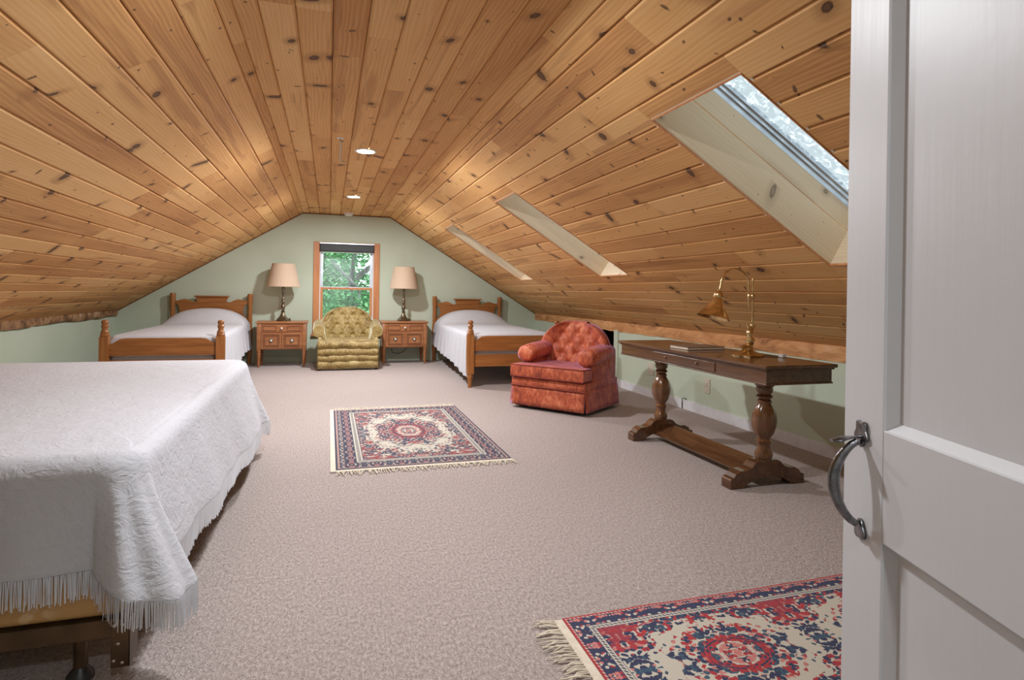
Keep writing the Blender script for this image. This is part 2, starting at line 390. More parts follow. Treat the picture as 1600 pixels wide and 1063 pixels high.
# near wall with the doorway the camera stands in
b = MB(); DX0, DX1 = -0.16, 0.67
def near_piece(xs, z0, zf): b.prism([(x, z0) for x in xs] + [(x, zf(x)) for x in reversed(xs)], 'y', YN - 0.12, YN)
near_piece([WL - 0.1, XL, DX0], 0, zt); near_piece([DX1, XR, 3.4], 0, zt); near_piece([DX0, DX1], 2.04, zt)
tag(b.build('wall_near', MT['wall']), kind='structure')
b = MB(); b.box(-1.0, -0.95, -1.4, YN - 0.12, 0, 2.3); b.box(1.2, 1.25, -1.4, YN - 0.12, 0, 2.3); b.box(-1.0, 1.25, -1.45, -1.4, 0, 2.3); b.box(-1.0, 1.25, -1.45, YN - 0.12, 2.28, 2.33)
tag(b.build('wall_landing', MT['white']), kind='structure')

# ceiling: a backing sheet with the boards as its parts
b = MB(); T = 0.022
def sheet(side, s0, s1, y0, y1):
    b.quad(slope_pt(side, s0, y0, T), slope_pt(side, s1, y0, T), slope_pt(side, s1, y1, T), slope_pt(side, s0, y1, T))
YA, YB = -0.1, YF + 0.14
b.quad((XL - 0.03, YA, ZC + T), (XR + 0.03, YA, ZC + T), (XR + 0.03, YB, ZC + T), (XL - 0.03, YB, ZC + T))
sheet(-1, -0.02, 3.1, YA, YB)
sheet(1, -0.02, S0 - 0.004, YA, YB); sheet(1, S1 + 0.004, 3.1, YA, YB)
ys = [YA] + [v for a in SKY for v in (a[0] - 0.004, a[1] + 0.004)] + [YB]
for i in range(0, len(ys), 2): sheet(1, S0 - 0.004, S1 + 0.004, ys[i], ys[i + 1])
ceil = tag(b.build('ceiling', MT['back']), kind='structure')

def board(fr, s0, s1, y0, y1, th=0.018, ch=0.0085):
    """fr(s, y) -> world point and frame"""
    w = (s1 - s0) / 2 - 0.0012; L = (y1 - y0) / 2 - 0.0005
    b = MB()
    o = [(-w, 0), (-w, th - ch), (-w + ch, th), (w - ch, th), (w, th - ch), (w, 0)]
    va = [b.bm.verts.new((-L, p[0], p[1])) for p in o]; vb = [b.bm.verts.new((L, p[0], p[1])) for p in o]
    for i in range(6): b.bm.faces.new([va[i], va[(i + 1) % 6], vb[(i + 1) % 6], vb[i]])
    b.bm.faces.new(va[::-1]); b.bm.faces.new(vb)
    ob = b.build('board', MT['ceil'], ceil)
    ob.matrix_local = fr((s0 + s1) / 2, (y0 + y1) / 2, th)
def fr_flat(s, y, th):
    m = Matrix(((0, 1, 0), (1, 0, 0), (0, 0, -1))).transposed()   # x->Y, y->X, z->-Z
    return Matrix.Translation((s, y, ZC + th)) @ m.to_4x4()
def fr_slope(side):
    def f(s, y, th):
        ax = Vector((0, 1, 0)); dn = Vector((side * CS, 0, -SN)); nn = -Vector((side * SN, 0, CS))
        if ax.cross(dn).dot(nn) < 0: ax = -ax
        m = Matrix((ax, dn, nn)).transposed()
        return Matrix.Translation(slope_pt(side, s, y, th)) @ m.to_4x4()
    return f
FLAT = [-0.390, -0.29, -0.147, 0.0, 0.146, 0.290, 0.434, 0.578, 0.735, 0.887]
LEFT = [-0.006, 0.06, 0.2, 0.347, 0.494, 0.641, 0.780, 0.922, 1.068, 1.212, 1.355, 1.495, 1.625, 1.761, 1.898, 2.025, 2.145, 2.262, 2.384, 2.511, 2.634, 2.84]
RIGHT = [-0.006, 0.095, 0.187, 0.36, 0.532, 0.67, 0.812, 0.965, 1.107, 1.254, 1.393, 1.533, 1.67, 1.815, 1.97, 2.111, 2.245, 2.383, 2.518, 2.655, 2.79, 2.93]
def joints(rng, y0, y1):
    out = [y0]; y = y0 + rng.uniform(0.5, 3.0)
    while y < y1 - 0.5: out.append(y); y += rng.uniform(1.4, 3.4)
    return out + [y1]
rng = random.Random(21)
for i in range(len(FLAT) - 1):
    j = joints(rng, 0.06, YF)
    for k in range(len(j) - 1): board(fr_flat, FLAT[i], FLAT[i + 1], j[k], j[k + 1])
fl_ = fr_slope(-1)
for i in range(len(LEFT) - 1):
    j = joints(rng, 0.06, YF)
    for k in range(len(j) - 1): board(fl_, LEFT[i], LEFT[i + 1], j[k], j[k + 1])
fr_ = fr_slope(1)
for i in range(len(RIGHT) - 1):
    a, c2 = RIGHT[i], RIGHT[i + 1]
    if c2 <= S0 or a >= S1:
        j = joints(rng, 0.06, YF)
        for k in range(len(j) - 1): board(fr_, a, c2, j[k], j[k + 1])
    else:
        spans = [(0.06, SKY[0][0]), (SKY[0][1], SKY[1][0]), (SKY[1][1], SKY[2][0]), (SKY[2][1], YF)]
        for (y0, y1) in spans:
            j = [y0, y1] if y1 - y0 < 2 or rng.random() < 0.35 else [y0, rng.uniform(y0 + 0.5, y1 - 0.5), y1]
            for k in range(len(j) - 1): board(fr_, a, c2, j[k], j[k + 1])
        for (y0, y1) in SKY:
            if a < S0 - 0.008: board(fr_, a, S0, y0, y1)
            if c2 > S1 + 0.008: board(fr_, S1, c2, y0, y1)

# skylights
def well_board(par, p, ax, ay, L, w, th=0.016):
    """board centred on p: ax along, ay across, thickness grows away from the well"""
    az = ax.cross(ay)
    b = MB(); b.box(-L / 2, L / 2, -w / 2, w / 2, -th, 0, 0.0015, 1)
    o = b.build('well_board', MT['well'], par); o.matrix_local = Matrix.Translation(p) @ Matrix((ax, ay, az)).transposed().to_4x4()
dn = Vector((CS, 0, -SN)); nn = Vector((SN, 0, CS)); yy = Vector((0, 1, 0))
D1, D2, D3 = 0.215, 0.325, 0.395
for n, (y0, y1) in enumerate(SKY):
    w = empty('window_%d' % (n + 2)); tag(w, kind='structure')
    sm = (S0 + S1) / 2; L = S1 - S0
    for (t0, t1) in ((0.001, D1), (D1 + 0.004, D2)):
        tm, tw = (t0 + t1) / 2, t1 - t0
        well_board(w, slope_pt(1, sm, y1, tm), dn, nn, L + 0.03, tw)           # far side
        well_board(w, slope_pt(1, sm, y0, tm), -dn, nn, L + 0.03, tw)          # near side
        well_board(w, slope_pt(1, S1, (y0 + y1) / 2, tm), -yy, nn, y1 - y0, tw)  # lower end
        well_board(w, slope_pt(1, S0, (y0 + y1) / 2, tm), yy, nn, y1 - y0, tw)  # upper end
    # frame: channel of aluminium above the lining
    b = MB()
    def fbox(s0, s1, ya, yb, t0, t1):
        c8 = [slope_pt(1, s, y, t_) for s in (s0, s1) for y in (ya, yb) for t_ in (t0, t1)]
        bb = bmesh.new(); vs = [bb.verts.new(p) for p in c8]
        for q in ((0, 1, 3, 2), (4, 6, 7, 5), (0, 4, 5, 1), (2, 3, 7, 6), (0, 2, 6, 4), (1, 5, 7, 3)): bb.faces.new([vs[k] for k in q])
        bmesh.ops.recalc_face_normals(bb, faces=bb.faces[:]); b.join(bb)
    for (ins, t0, t1) in ((0.0, D2, D2 + 0.028), (0.010, D2 + 0.028, D2 + 0.048), (0.020, D2 + 0.048, D3)):
        o = 0.05
        fbox(S0 - o, S0 + ins, y0 - o, y1 + o, t0, t1); fbox(S1 - ins, S1 + o, y0 - o, y1 + o, t0, t1)
        fbox(S0 + ins, S1 - ins, y0 - o, y0 + ins, t0, t1); fbox(S0 + ins, S1 - ins, y1 - ins, y1 + o, t0, t1)
    b.build('frame', MT['alu'], w)
    b = MB(); e_ = 0.006
    for q in ((S0, S0 + e_, y0, y1), (S1 - e_, S1, y0, y1), (S0 + e_, S1 - e_, y0, y0 + e_), (S0 + e_, S1 - e_, y1 - e_, y1)): fbox(*q, -0.003, 0.008)
    b.build('edge_strip', MT['case'], w)
    b = MB(); fbox(S0 + 0.018, S1 - 0.018, y0 + 0.018, y1 - 0.018, D3 - 0.014, D3 - 0.008); b.build('pane', MT['film'], w)

# trims where the slopes meet the knee walls
def rough_board(name, mat, p0, p1, h, th, amp, seed):
    r = random.Random(seed); n = 90; rows = []
    p0, p1 = Vector(p0), Vector(p1); d = (p1 - p0).normalized(); side = Vector((-d.y, d.x, 0))
    for i in range(n + 1):
        p = p0.lerp(p1, i / n); k = math.sin(i * 0.9) * 0.3 + math.sin(i * 0.37 + 1) * 0.4 + r.uniform(-0.3, 0.3)
        lo = -h + k * amp; e = r.uniform(-0.3, 0.3) * amp
        rows.append([p + Vector((0, 0, 0.03)), p + side * (th + e) + Vector((0, 0, 0.0)), p + side * (th + e * 2) + Vector((0, 0, lo * 0.6)), p + side * th * 0.7 + Vector((0, 0, lo)), p + Vector((0, 0, lo))])
    b = MB(); vs = b.grid(rows, closed_u=True); b.bm.faces.new(vs[0]); b.bm.faces.new(vs[-1])
    o = b.build(name, mat, smooth=60); tag(o, kind='structure'); return o
zR0, zR1 = zc_at(wall_r(0.1)) - 0.015, zc_at(wall_r(YF)) - 0.010
rough_board('trim_1', MT['live'], (wall_r(0.1) + 0.01, 0.1, zR0), (wall_r(YF) + 0.01, YF, zR1), 0.095, 0.022, 0.008, 3)
rough_board('trim_2', MT['bark'], (WL - 0.01, YF, zc_at(WL) + 0.012), (WL - 0.01, 0.1, zc_at(WL) + 0.012), 0.075, 0.055, 0.014, 4)
# thin wood bead where the ceiling meets the far wall
b = MB()
for (xa, xb) in ((WL, XL), (XL, XR), (XR, 3.27)):
    za, zb = zc_at(xa), zc_at(xb)
    b.prism([(xa, za + 0.004), (xb, zb + 0.004), (xb, zb - 0.016), (xa, za - 0.016)], 'y', YF - 0.012, YF)
tag(b.build('trim_3', MT['back']), kind='structure')
# baseboards
b = MB(); b.prism([(wall_r(0.1) - 0.015, 0.1), (wall_r(OP0 - 0.1) - 0.015, OP0 - 0.1), (wall_r(OP0 - 0.1), OP0 - 0.1), (wall_r(0.1), 0.1)], 'z', 0, 0.085)
b.prism([(wall_r(OP1 + 0.1) - 0.015, OP1 + 0.1), (wall_r(YF) - 0.015, YF), (wall_r(YF), YF), (wall_r(OP1 + 0.1), OP1 + 0.1)], 'z', 0, 0.085)
tag(b.build('baseboard_right', MT['base']), kind='structure')
b = MB(); b.box(WL, 3.27, YF - 0.015, YF, 0, 0.085, 0.003); tag(b.build('baseboard_far', MT['wall']), kind='structure')
b = MB(); b.box(WL, WL + 0.015, 0.1, YF - 0.015, 0, 0.085, 0.003); tag(b.build('baseboard_left', MT['wall']), kind='structure')

# ------------------------------------------------------------------ far window
w1 = empty('window_1'); tag(w1, kind='structure')
cx0, cx1 = -0.225, 0.735
def part(name, mat, par, *boxes, bev=0.003, **kw):
    b = MB()
    for q in boxes: b.box(*q, bev)
    return b.build(name, mat, par, **kw)
part('casing', MT['case'], w1, (cx0, cx0 + 0.088, YF - 0.022, YF, 0.42, 1.795))
part('casing', MT['case'], w1, (cx1 - 0.088, cx1, YF - 0.022, YF, 0.42, 1.795))
part('casing', MT['case'], w1, (cx0 + 0.088, cx1 - 0.088, YF - 0.020, YF, 1.715, 1.793))
part('sill', MT['case'], w1, (cx0 - 0.02, cx1 + 0.02, YF - 0.05, YF + 0.03, 0.39, 0.42))
part('jamb', MT['white'], w1, (WX0, WX0 + 0.022, YF - 0.002, YF + 0.13, WZ0 - 0.04, WZ1)); part('jamb', MT['white'], w1, (WX1 - 0.022, WX1, YF - 0.002, YF + 0.13, WZ0 - 0.04, WZ1))
part('jamb', MT['white'], w1, (WX0, WX1, YF - 0.002, YF + 0.13, WZ1 - 0.022, WZ1))
def sash(z0, z1, y):
    a, c2 = WX0 + 0.022, WX1 - 0.022; f = 0.036
    s_ = part('sash', MT['case'] if y < YF + 0.06 else MT['alu'], w1, (a, a + f, y, y + 0.03, z0, z1), (c2 - f, c2, y, y + 0.03, z0, z1), (a + f, c2 - f, y, y + 0.03, z0, z0 + 0.04), (a + f, c2 - f, y, y + 0.03, z1 - 0.032, z1))
    b = MB(); b.box(a + f, c2 - f, y + 0.013, y + 0.017, z0 + 0.04, z1 - 0.032); b.build('pane', MT['glass'], s_)
    return s_
sash(1.085, 1.693, YF + 0.07); lo = sash(0.44, 1.118, YF + 0.03)
part('lock', MT['alu'], w1, (0.235, 0.285, YF + 0.022, YF + 0.05, 1.118, 1.13))
bl = part('window_blind', MT['blind'], None, (-0.137, 0.647, YF - 0.075, YF - 0.023, 1.652, 1.762), bev=0.012)
b = MB(); b.box(-0.142, 0.652, YF - 0.07, YF - 0.02, 1.764, 1.782, 0.002); b.build('headrail', MT['alu'], bl)
b = MB(); b.tube([(-0.12, YF - 0.03, 1.645), (0.63, YF - 0.03, 1.645)], 0.007, 10); b.build('bottom_bar', MT['plastic'], bl)
tag(bl, 'black roller blind rolled up at the top of the gable window', 'blind')

# ------------------------------------------------------------------ door beside the camera
HX, HY = 0.66, 0.105
door_dir = Vector((0.888 - HX, 0.845 - HY, 0)); DW = door_dir.length; dang = math.atan2(door_dir.y, door_dir.x)
dr = empty('door_1', (HX, HY, 0), dang); tag(dr, kind='structure')
# local x from hinge to free edge; visible face at y=0 facing +y (into view), slab behind at y<0
DH = 2.0; ST = 0.112; RC = 0.014
part('stile', MT['door'], dr, (DW - ST, DW, -0.036, 0, 0.015, DH), bev=0.002); part('stile', MT['door'], dr, (0, ST, -0.036, 0, 0.015, DH), bev=0.002)
RZ0, RZ1 = 0.686, 0.868
for z0, z1 in ((0.015, 0.20), (RZ0, RZ1), (DH - 0.12, DH)): part('rail', MT['door'], dr, (ST, DW - ST, -0.036, 0, z0, z1), bev=0.002)
for z0, z1 in ((0.20, RZ0), (RZ1, DH - 0.12)):
    part('panel', MT['door'], dr, (ST, DW - ST, -0.026, -RC - 0.004, z0, z1), bev=0.0)
    # sloped sticking round the panel
    b = MB(); q = 0.013
    o = [(ST, z0), (DW - ST, z0), (DW - ST, z1), (ST, z1)]; i_ = [(ST + q, z0 + q), (DW - ST - q, z0 + q), (DW - ST - q, z1 - q), (ST + q, z1 - q)]
    for k in range(4):
        a, c2 = o[k], o[(k + 1) % 4]; d_, e = i_[(k + 1) % 4], i_[k]
        b.quad((a[0], -0.004, a[1]), (c2[0], -0.004, c2[1]), (d_[0], -RC - 0.004, d_[1]), (e[0], -RC - 0.004, e[1]))
    b.build('moulding', MT['door'], dr)
# thumb latch handle: grip, cusps, thumb piece
hd = empty('door_handle'); hd.parent = dr; hd.location = (DW - 0.058, 0, 0.775)
b = MB(); pts = []; rad = []
for k in range(25):
    a = k / 24; z = lerp(0.062, -0.078, a)
    out = 0.004 + 0.040 * math.sin(PI * min(1, max(0, a * 0.98 + 0.01))) ** 0.55
    pts.append((0.010 * math.sin(PI * a), out, z)); rad.append(0.0052 + 0.0034 * math.sin(PI * a))
b.tube(pts, rad, 12, up=Vector((1, 0, 0)), sq=(1.15, 0.95)); b.build('grip', MT['pewter'], hd, smooth=50)
def cusp(z, r, lobes, name):
    b = MB(); out = []
    for k in range(40):
        a = 2 * PI * k / 40; rr = r * (1 + 0.16 * math.cos(lobes * a + PI / 2)); out.append((rr * math.cos(a) * 0.8, z + rr * math.sin(a)))
    b.prism(out, 'y', 0.0, 0.006, 0.002, 2)
    return b
b = cusp(0.076, 0.021, 5, 'top'); b.build('latch_plate', MT['pewter'], hd, smooth=40)
b = cusp(-0.088, 0.017, 3, 'bot'); b.build('latch_plate', MT['pewter'], hd, smooth=40)
b = MB(); b.tube([(0, 0.0, 0.070), (0.002, 0.02, 0.068), (0.004, 0.040, 0.064), (0.004, 0.052, 0.062)], [0.004, 0.005, 0.011, 0.006], 12, sq=(1.2, 0.45)); b.build('thumb_piece', MT['pewter'], hd, smooth=50)
# door jamb trim
b = MB(); b.box(DX0, DX0 + 0.02, YN - 0.13, YN + 0.012, 0, 2.06); b.box(DX1 - 0.015, DX1 + 0.005, YN - 0.13, YN + 0.012, 0, 2.06); b.box(DX0, DX1, YN - 0.13, YN + 0.012, 2.03, 2.06)
tag(b.build('trim_4', MT['white']), kind='structure')

# ------------------------------------------------------------------ ceiling fittings
def downlight(y, label, watts, x=0.27, z=ZC):
    o = empty('recessed_light', (x, y, z)); tag(o, label, 'light', 'recessed ceiling lights')
    b = MB(); b.lathe([(0.088, 0.0), (0.088, -0.004), (0.080, -0.007), (0.072, -0.007), (0.072, 0.0)], 40, cap=False); b.build('trim_ring', MT['plastic'], o, smooth=40)
    tt = NT('led_lens'); tt.t.nodes.remove(tt.b); em = tt.n('Emission', {0: (1.0, 0.97, 0.92, 1), 1: 12.0}); tt.t.links.new(em.outputs[0], tt.out.inputs[0])
    b = MB(); b.lathe([(0.073, -0.004), (0.07, -0.007), (0.04, -0.010), (0.001, -0.011)], 32, cap=False); b.build('lens', tt.m, o, smooth=60)
    L = bpy.data.lights.new('led', 'AREA'); L.shape = 'DISK'; L.size = 0.14; L.energy = watts; L.color = (0.94, 0.965, 1.0)
    lo = bpy.data.objects.new('led', L); COL.objects.link(lo); lo.parent = o; lo.location = (0, 0, -0.014)
downlight(2.22, 'recessed ceiling light nearest the door, at the top edge of the picture', LAMP_W['near'])
downlight(5.0, 'larger glowing recessed light midway along the pine ceiling', LAMP_W['mid'])
downlight(7.48, 'smaller glowing recessed light nearest the gable window wall', LAMP_W['far'])
downlight(-0.75, 'added unseen fill light out on the landing behind the open doorway', LAMP_W['landing'], 0.2, 2.28)  # added out of view to brighten the door and the near bed end
o = empty('smoke_detector', (0.263, 9.13, ZC)); tag(o, 'white round smoke detector on the ceiling close to the gable wall', 'smoke detector')
b = MB(); b.lathe([(0.07, 0.0), (0.07, -0.012), (0.064, -0.018)], 32); b.build('base', MT['plastic'], o, smooth=40)
b = MB(); b.lathe([(0.060, -0.018), (0.058, -0.034), (0.035, -0.042), (0.001, -0.043)], 32); b.build('cover', MT['plastic'], o, smooth=40)
o = empty('ceiling_hook', (0.065, 4.64, ZC)); tag(o, 'small metal hook on a pale plate in the ceiling boards', 'hook')
b = MB(); b.lathe([(0.026, 0.0), (0.026, -0.003), (0.001, -0.004)], 20); b.build('plate', MT['plastic'], o, smooth=40)
b = MB(); b.tube([(0, 0, -0.003), (0, 0, -0.02), (0.008, 0, -0.03), (0.018, 0, -0.024), (0.018, 0, -0.016)], 0.003, 8); b.build('hook', MT['pewter'], o, smooth=60)
b = MB(); b.tube([(0.065, 4.70, ZC - 0.004), (0.072, 5.0, ZC - 0.004), (0.076, 5.40, ZC - 0.004), (0.082, 5.46, ZC - 0.004), (0.13, 5.50, ZC - 0.004)], 0.006, 8)
tag(b.build('ceiling_cable', MT['ivory'], smooth=60), 'pale thin cable run along the ceiling boards beside the middle light', 'cable')

# ------------------------------------------------------------------ twin beds
def twin_frame(hx0, hx1, fx0, fx1, fy, label):
    """head posts at hx0/hx1 against the far wall, foot posts at fx0/fx1 at depth fy"""
    o = empty('twin_bed', ((fx0 + fx1) / 2, fy, 0)); tag(o, label, 'bed', 'maple twin beds')
    X = lambda x: x - (fx0 + fx1) / 2; Yh = 9.235 - fy
    head_prof = [(0.020, 0), (0.026, 0.02), (0.030, 0.14), (0.037, 0.16), (0.037, 0.50), (0.033, 0.515), (0.036, 0.53), (0.030, 0.55), (0.034, 0.58), (0.028, 0.60), (0.035, 0.625), (0.029, 0.645), (0.034, 0.67), (0.029, 0.69), (0.035, 0.715), (0.029, 0.735), (0.033, 0.76), (0.028, 0.79), (0.034, 0.82), (0.030, 0.845), (0.036, 0.87), (0.037, 0.985), (0.034, 1.003), (0.0, 1.006)]
    for x in (hx0, hx1):
        b = MB(); b.lathe([(max(r, 0.0005), z) for r, z in head_prof], 20, (X(x), Yh, 0)); b.build('head_post', MT['maple_v'], o, smooth=40)
    c = (hx0 + hx1) / 2; h = (hx1 - hx0) / 2 - 0.03
    half = [(0.20, 0.955), (0.20, 0.925), (0.185, 0.905), (0.195, 0.885), (0.225, 0.878), (0.26, 0.892), (0.30, 0.915), (0.34, 0.925), (0.39, 0.915), (0.43, 0.900), (h, 0.898), (h, 0.872), (h - 0.035, 0.845), (h - 0.055, 0.80), (h - 0.06, 0.74), (h - 0.045, 0.69), (h - 0.01, 0.66), (h, 0.655), (h, 0.42)]
    half = [(min(a, h), z) for a, z in half]
    out = [(X(c) + a, z) for a, z in half] + [(X(c) - a, z) for a, z in reversed(half)]
    b = MB(); b.prism(out, 'y', Yh - 0.014, Yh + 0.012); b.build('headboard', MT['maple'], o)
    b = MB(); b.box(X(c) - 0.225, X(c) + 0.225, Yh - 0.032, Yh + 0.02, 0.952, 0.972, 0.006); b.build('crest_cap', MT['maple'], o)
    foot_prof = [(0.021, 0), (0.025, 0.012), (0.022, 0.03), (0.027, 0.09), (0.030, 0.105), (0.036, 0.118), (0.032, 0.13), (0.038, 0.145), (0.040, 0.16)]
    knob = [(0.030, 0.595), (0.039, 0.605), (0.041, 0.618), (0.034, 0.628), (0.038, 0.64), (0.028, 0.652), (0.024, 0.672), (0.031, 0.69), (0.033, 0.70), (0.024, 0.712), (0.026, 0.72), (0.031, 0.733), (0.028, 0.75), (0.020, 0.757), (0.001, 0.76)]
    for x in (fx0, fx1):
        p = MB(); p.box(X(x) - 0.039, X(x) + 0.039, -0.039, 0.039, 0.155, 0.60, 0.004)
        po = p.build('foot_post', MT['maple_v'], o)
        b = MB(); b.lathe(foot_prof, 18, (X(x), 0, 0)); b.build('turned_foot', MT['maple_v'], po, smooth=40)
        b = MB(); b.lathe(knob, 18, (X(x), 0, 0)); b.build('finial', MT['maple_v'], po, smooth=40)
    a, c2 = X(fx0) + 0.038, X(fx1) - 0.038
    b = MB(); b.prism([(a, 0.415), (c2, 0.415), (c2, 0.525), (c2 - 0.03, 0.535), (c2 - 0.09, 0.575), (c2 - 0.14, 0.583), (a + 0.14, 0.583), (a + 0.09, 0.575), (a + 0.03, 0.535), (a, 0.525)], 'y', -0.014, 0.014); b.build('footboard', MT['maple'], o)
    b = MB(); b.box(a, c2, -0.014, 0.014, 0.235, 0.372, 0.003); b.build('foot_rail', MT['maple'], o)
    for xf, xh, sg in ((fx0, hx0, 1), (fx1, hx1, -1)):
        b = MB(); p = [(X(xf) - 0.012, 0.03), (X(xf) + 0.012, 0.03), (X(xh) + 0.012, Yh - 0.03), (X(xh) - 0.012, Yh - 0.03)]
        b.prism(p, 'z', 0.24, 0.37); b.build('side_rail', MT['maple'], o)
    return o
def twin_linen(hx0, hx1, fx0, fx1, fy, lab_m, lab_s, seed):
    rng = random.Random(seed); y0, y1 = fy + 0.05, 9.20
    b = MB(); x0, x1 = (max(fx0, hx0) + 0.025), (min(fx1, hx1) - 0.025)
    b.box(x0, x1, y0 + 0.005, y1, 0.29, 0.565, 0.03, 3)
    mo = b.build('mattress', MT['sheet'], smooth=50, loc=(0, 0, 0)); tag(mo, lab_m, 'mattress', 'twin mattresses')
    NY, NX = 70, 26; rows = []
    for i in range(NY + 1):
        v = i / NY; y = lerp(y0 + 0.0, y1 - 0.01, v)
        c = lerp((fx0 + fx1) / 2, (hx0 + hx1) / 2, v); w = lerp((fx1 - fx0) / 2, (hx1 - hx0) / 2, v) + 0.005
        hem = lerp(0.13, 0.24, smooth01(v * 1.15)) + 0.02 * math.sin(v * 9 + seed)
        if v < 0.04: w -= 0.03 * (1 - v / 0.04)
        pil = smooth01((v - 0.74) / 0.12) * (1 - 0.55 * smooth01((v - 0.95) / 0.05))
        row = []
        top = 0.60 - 0.018 * smooth01((0.06 - v) / 0.06)
        ks = [0, 0.08, 0.2, 0.35, 0.5, 0.65, 0.8, 0.9]
        for sgn in (-1, 1):
            seq = []
            for k in ks:     # skirt from the hem up
                z = lerp(hem, top - 0.05, k); fold = (0.012 * math.sin(y * 23 + seed) + 0.008 * math.sin(y * 41 + 1)) * (1 - k)
                seq.append((c + sgn * (w + 0.03 * (1 - k) + fold), y + 0.006 * math.sin(k * 9 + y * 7), z))
            for a in (0, 22, 45, 68, 90):
                a = math.radians(a); seq.append((c + sgn * (w - 0.05 + 0.05 * math.cos(a)), y, top - 0.05 + 0.05 * math.sin(a)))
            if sgn < 0: row += seq
            else: right = seq[::-1]
        for j in range(1, 18):
            u = lerp(-1, 1, j / 18); row.append((c + u * (w - 0.05), y, top + 0.012 * (1 - u * u)))
        row += right
        r2 = []
        for (x, yy_, z) in row:
            u = (x - c) / w
            if z > top - 0.06 and abs(u) < 1:
                bumpz = 0.185 * pil * (1 - abs(u) ** 2.6) ** 0.75 if abs(u) < 1 else 0
                z += bumpz
            z += rng.uniform(-0.0015, 0.0015)
            r2.append((x, yy_, z))
        rows.append(r2)
    # foot end hangs inside the footboard
    e = rows[0]; rows.insert(0, [(x, y - 0.004, min(z, 0.50) if z > 0.45 else z) for x, y, z in e])
    b = MB(); b.grid(rows)
    s = b.build('bedspread', MT['spread2'], smooth=0); tag(s, lab_s, 'bedspread', 'white twin bedspreads')
    md = s.modifiers.new('thick', 'SOLIDIFY'); md.thickness = 0.006; md.offset = 1
    md = s.modifiers.new('sub', 'SUBSURF'); md.levels = 1; md.render_levels = 1
A = (-2.06, -1.075, -2.035, -1.03, 6.56)
B = (1.58, 2.63, 1.535, 2.575, 6.56)
twin_frame(*A, 'honey maple twin bed against the gable wall, on the left of the window')
twin_frame(*B, 'honey maple twin bed on the right of the window, behind the rust armchair')
twin_linen(*A, 'white twin mattress in the maple bed left of the window', 'white bedspread over the twin bed left of the gable window', 2)
twin_linen(*B, 'white twin mattress in the maple bed behind the rust armchair', 'white bedspread over the twin bed behind the rust armchair', 5)

# ------------------------------------------------------------------ large bed by the door
BX0, BX1, BY0, BY1, BZ = -2.08, -0.50, 1.86, 4.20, 0.62
fo = empty('metal_bed_frame', ((BX0 + BX1) / 2, BY0, 0)); tag(fo, 'brown steel bed frame on casters under the large white bed', 'bed frame')
ox, oy = (BX0 + BX1) / 2, BY0
def fpart(name, mat, *bx, par=fo, bev=0.0015): return part(name, mat, par, *[(q[0] - ox, q[1] - ox, q[2] - oy, q[3] - oy, q[4], q[5]) for q in bx], bev=bev)
er = fpart('end_rail', MT['steel_br'], (BX0 + 0.02, BX1 - 0.03, BY0 + 0.0, BY0 + 0.004, 0.125, 0.178), (BX0 + 0.02, BX1 - 0.03, BY0, BY0 + 0.04, 0.174, 0.178))
fpart('end_rail', MT['steel_br'], (BX0 + 0.02, BX1 - 0.03, BY1 - 0.004, BY1, 0.125, 0.178))
for x in (BX0 + 0.01, BX1 - 0.014): fpart('side_rail', MT['steel_br'], (x, x + 0.004, BY0 - 0.02, BY1, 0.125, 0.178))
for x, s_ in ((BX1 - 0.045, 1), (BX0 + 0.005, -1)):
    br = fpart('headboard_bracket', MT['steel_br'], (x, x + 0.045, BY0 - 0.024, BY0 - 0.020, 0.055, 0.185), (x + 0.041 if s_ > 0 else x, x + 0.045 if s_ > 0 else x + 0.004, BY0 - 0.024, BY0 + 0.05, 0.055, 0.185))
    for (dx, z) in ((0.008, 0.17), (0.028, 0.17), (0.008, 0.075), (0.028, 0.068), (0.018, 0.12)):
        b = MB(); b.lathe([(0.005, 0), (0.004, 0.003), (0.001, 0.004)], 10)
        r_ = b.build('rivet', MT['rivet'], br, smooth=50, loc=(x + dx - ox, BY0 - 0.024 - oy, z), rot=(PI / 2, 0, 0))
for (x, y) in ((-0.635, 1.90), (BX0 + 0.14, 1.90), (-0.635, BY1 - 0.1), (BX0 + 0.14, BY1 - 0.1)):
    b = MB(); b.lathe([(0.017, 0.03), (0.017, 0.13)], 14, (x - ox, y - oy, 0)); lg = b.build('leg', MT['steel_br'], fo, smooth=40)
    b = MB(); b.lathe([(0.026, 0.0), (0.034, 0.008), (0.032, 0.02), (0.02, 0.034), (0.012, 0.05)], 18, (x - ox, y - oy, 0)); b.build('glide', MT['rubber'], lg, smooth=40)
b = MB(); b.box(BX0 + 0.02, BX1 - 0.02, BY0 + 0.006, BY1 - 0.01, 0.179, 0.375, 0.02, 3)
tag(b.build('box_spring', MT['damask'], smooth=40), 'gold damask box spring showing below the large white bedspread', 'box spring')
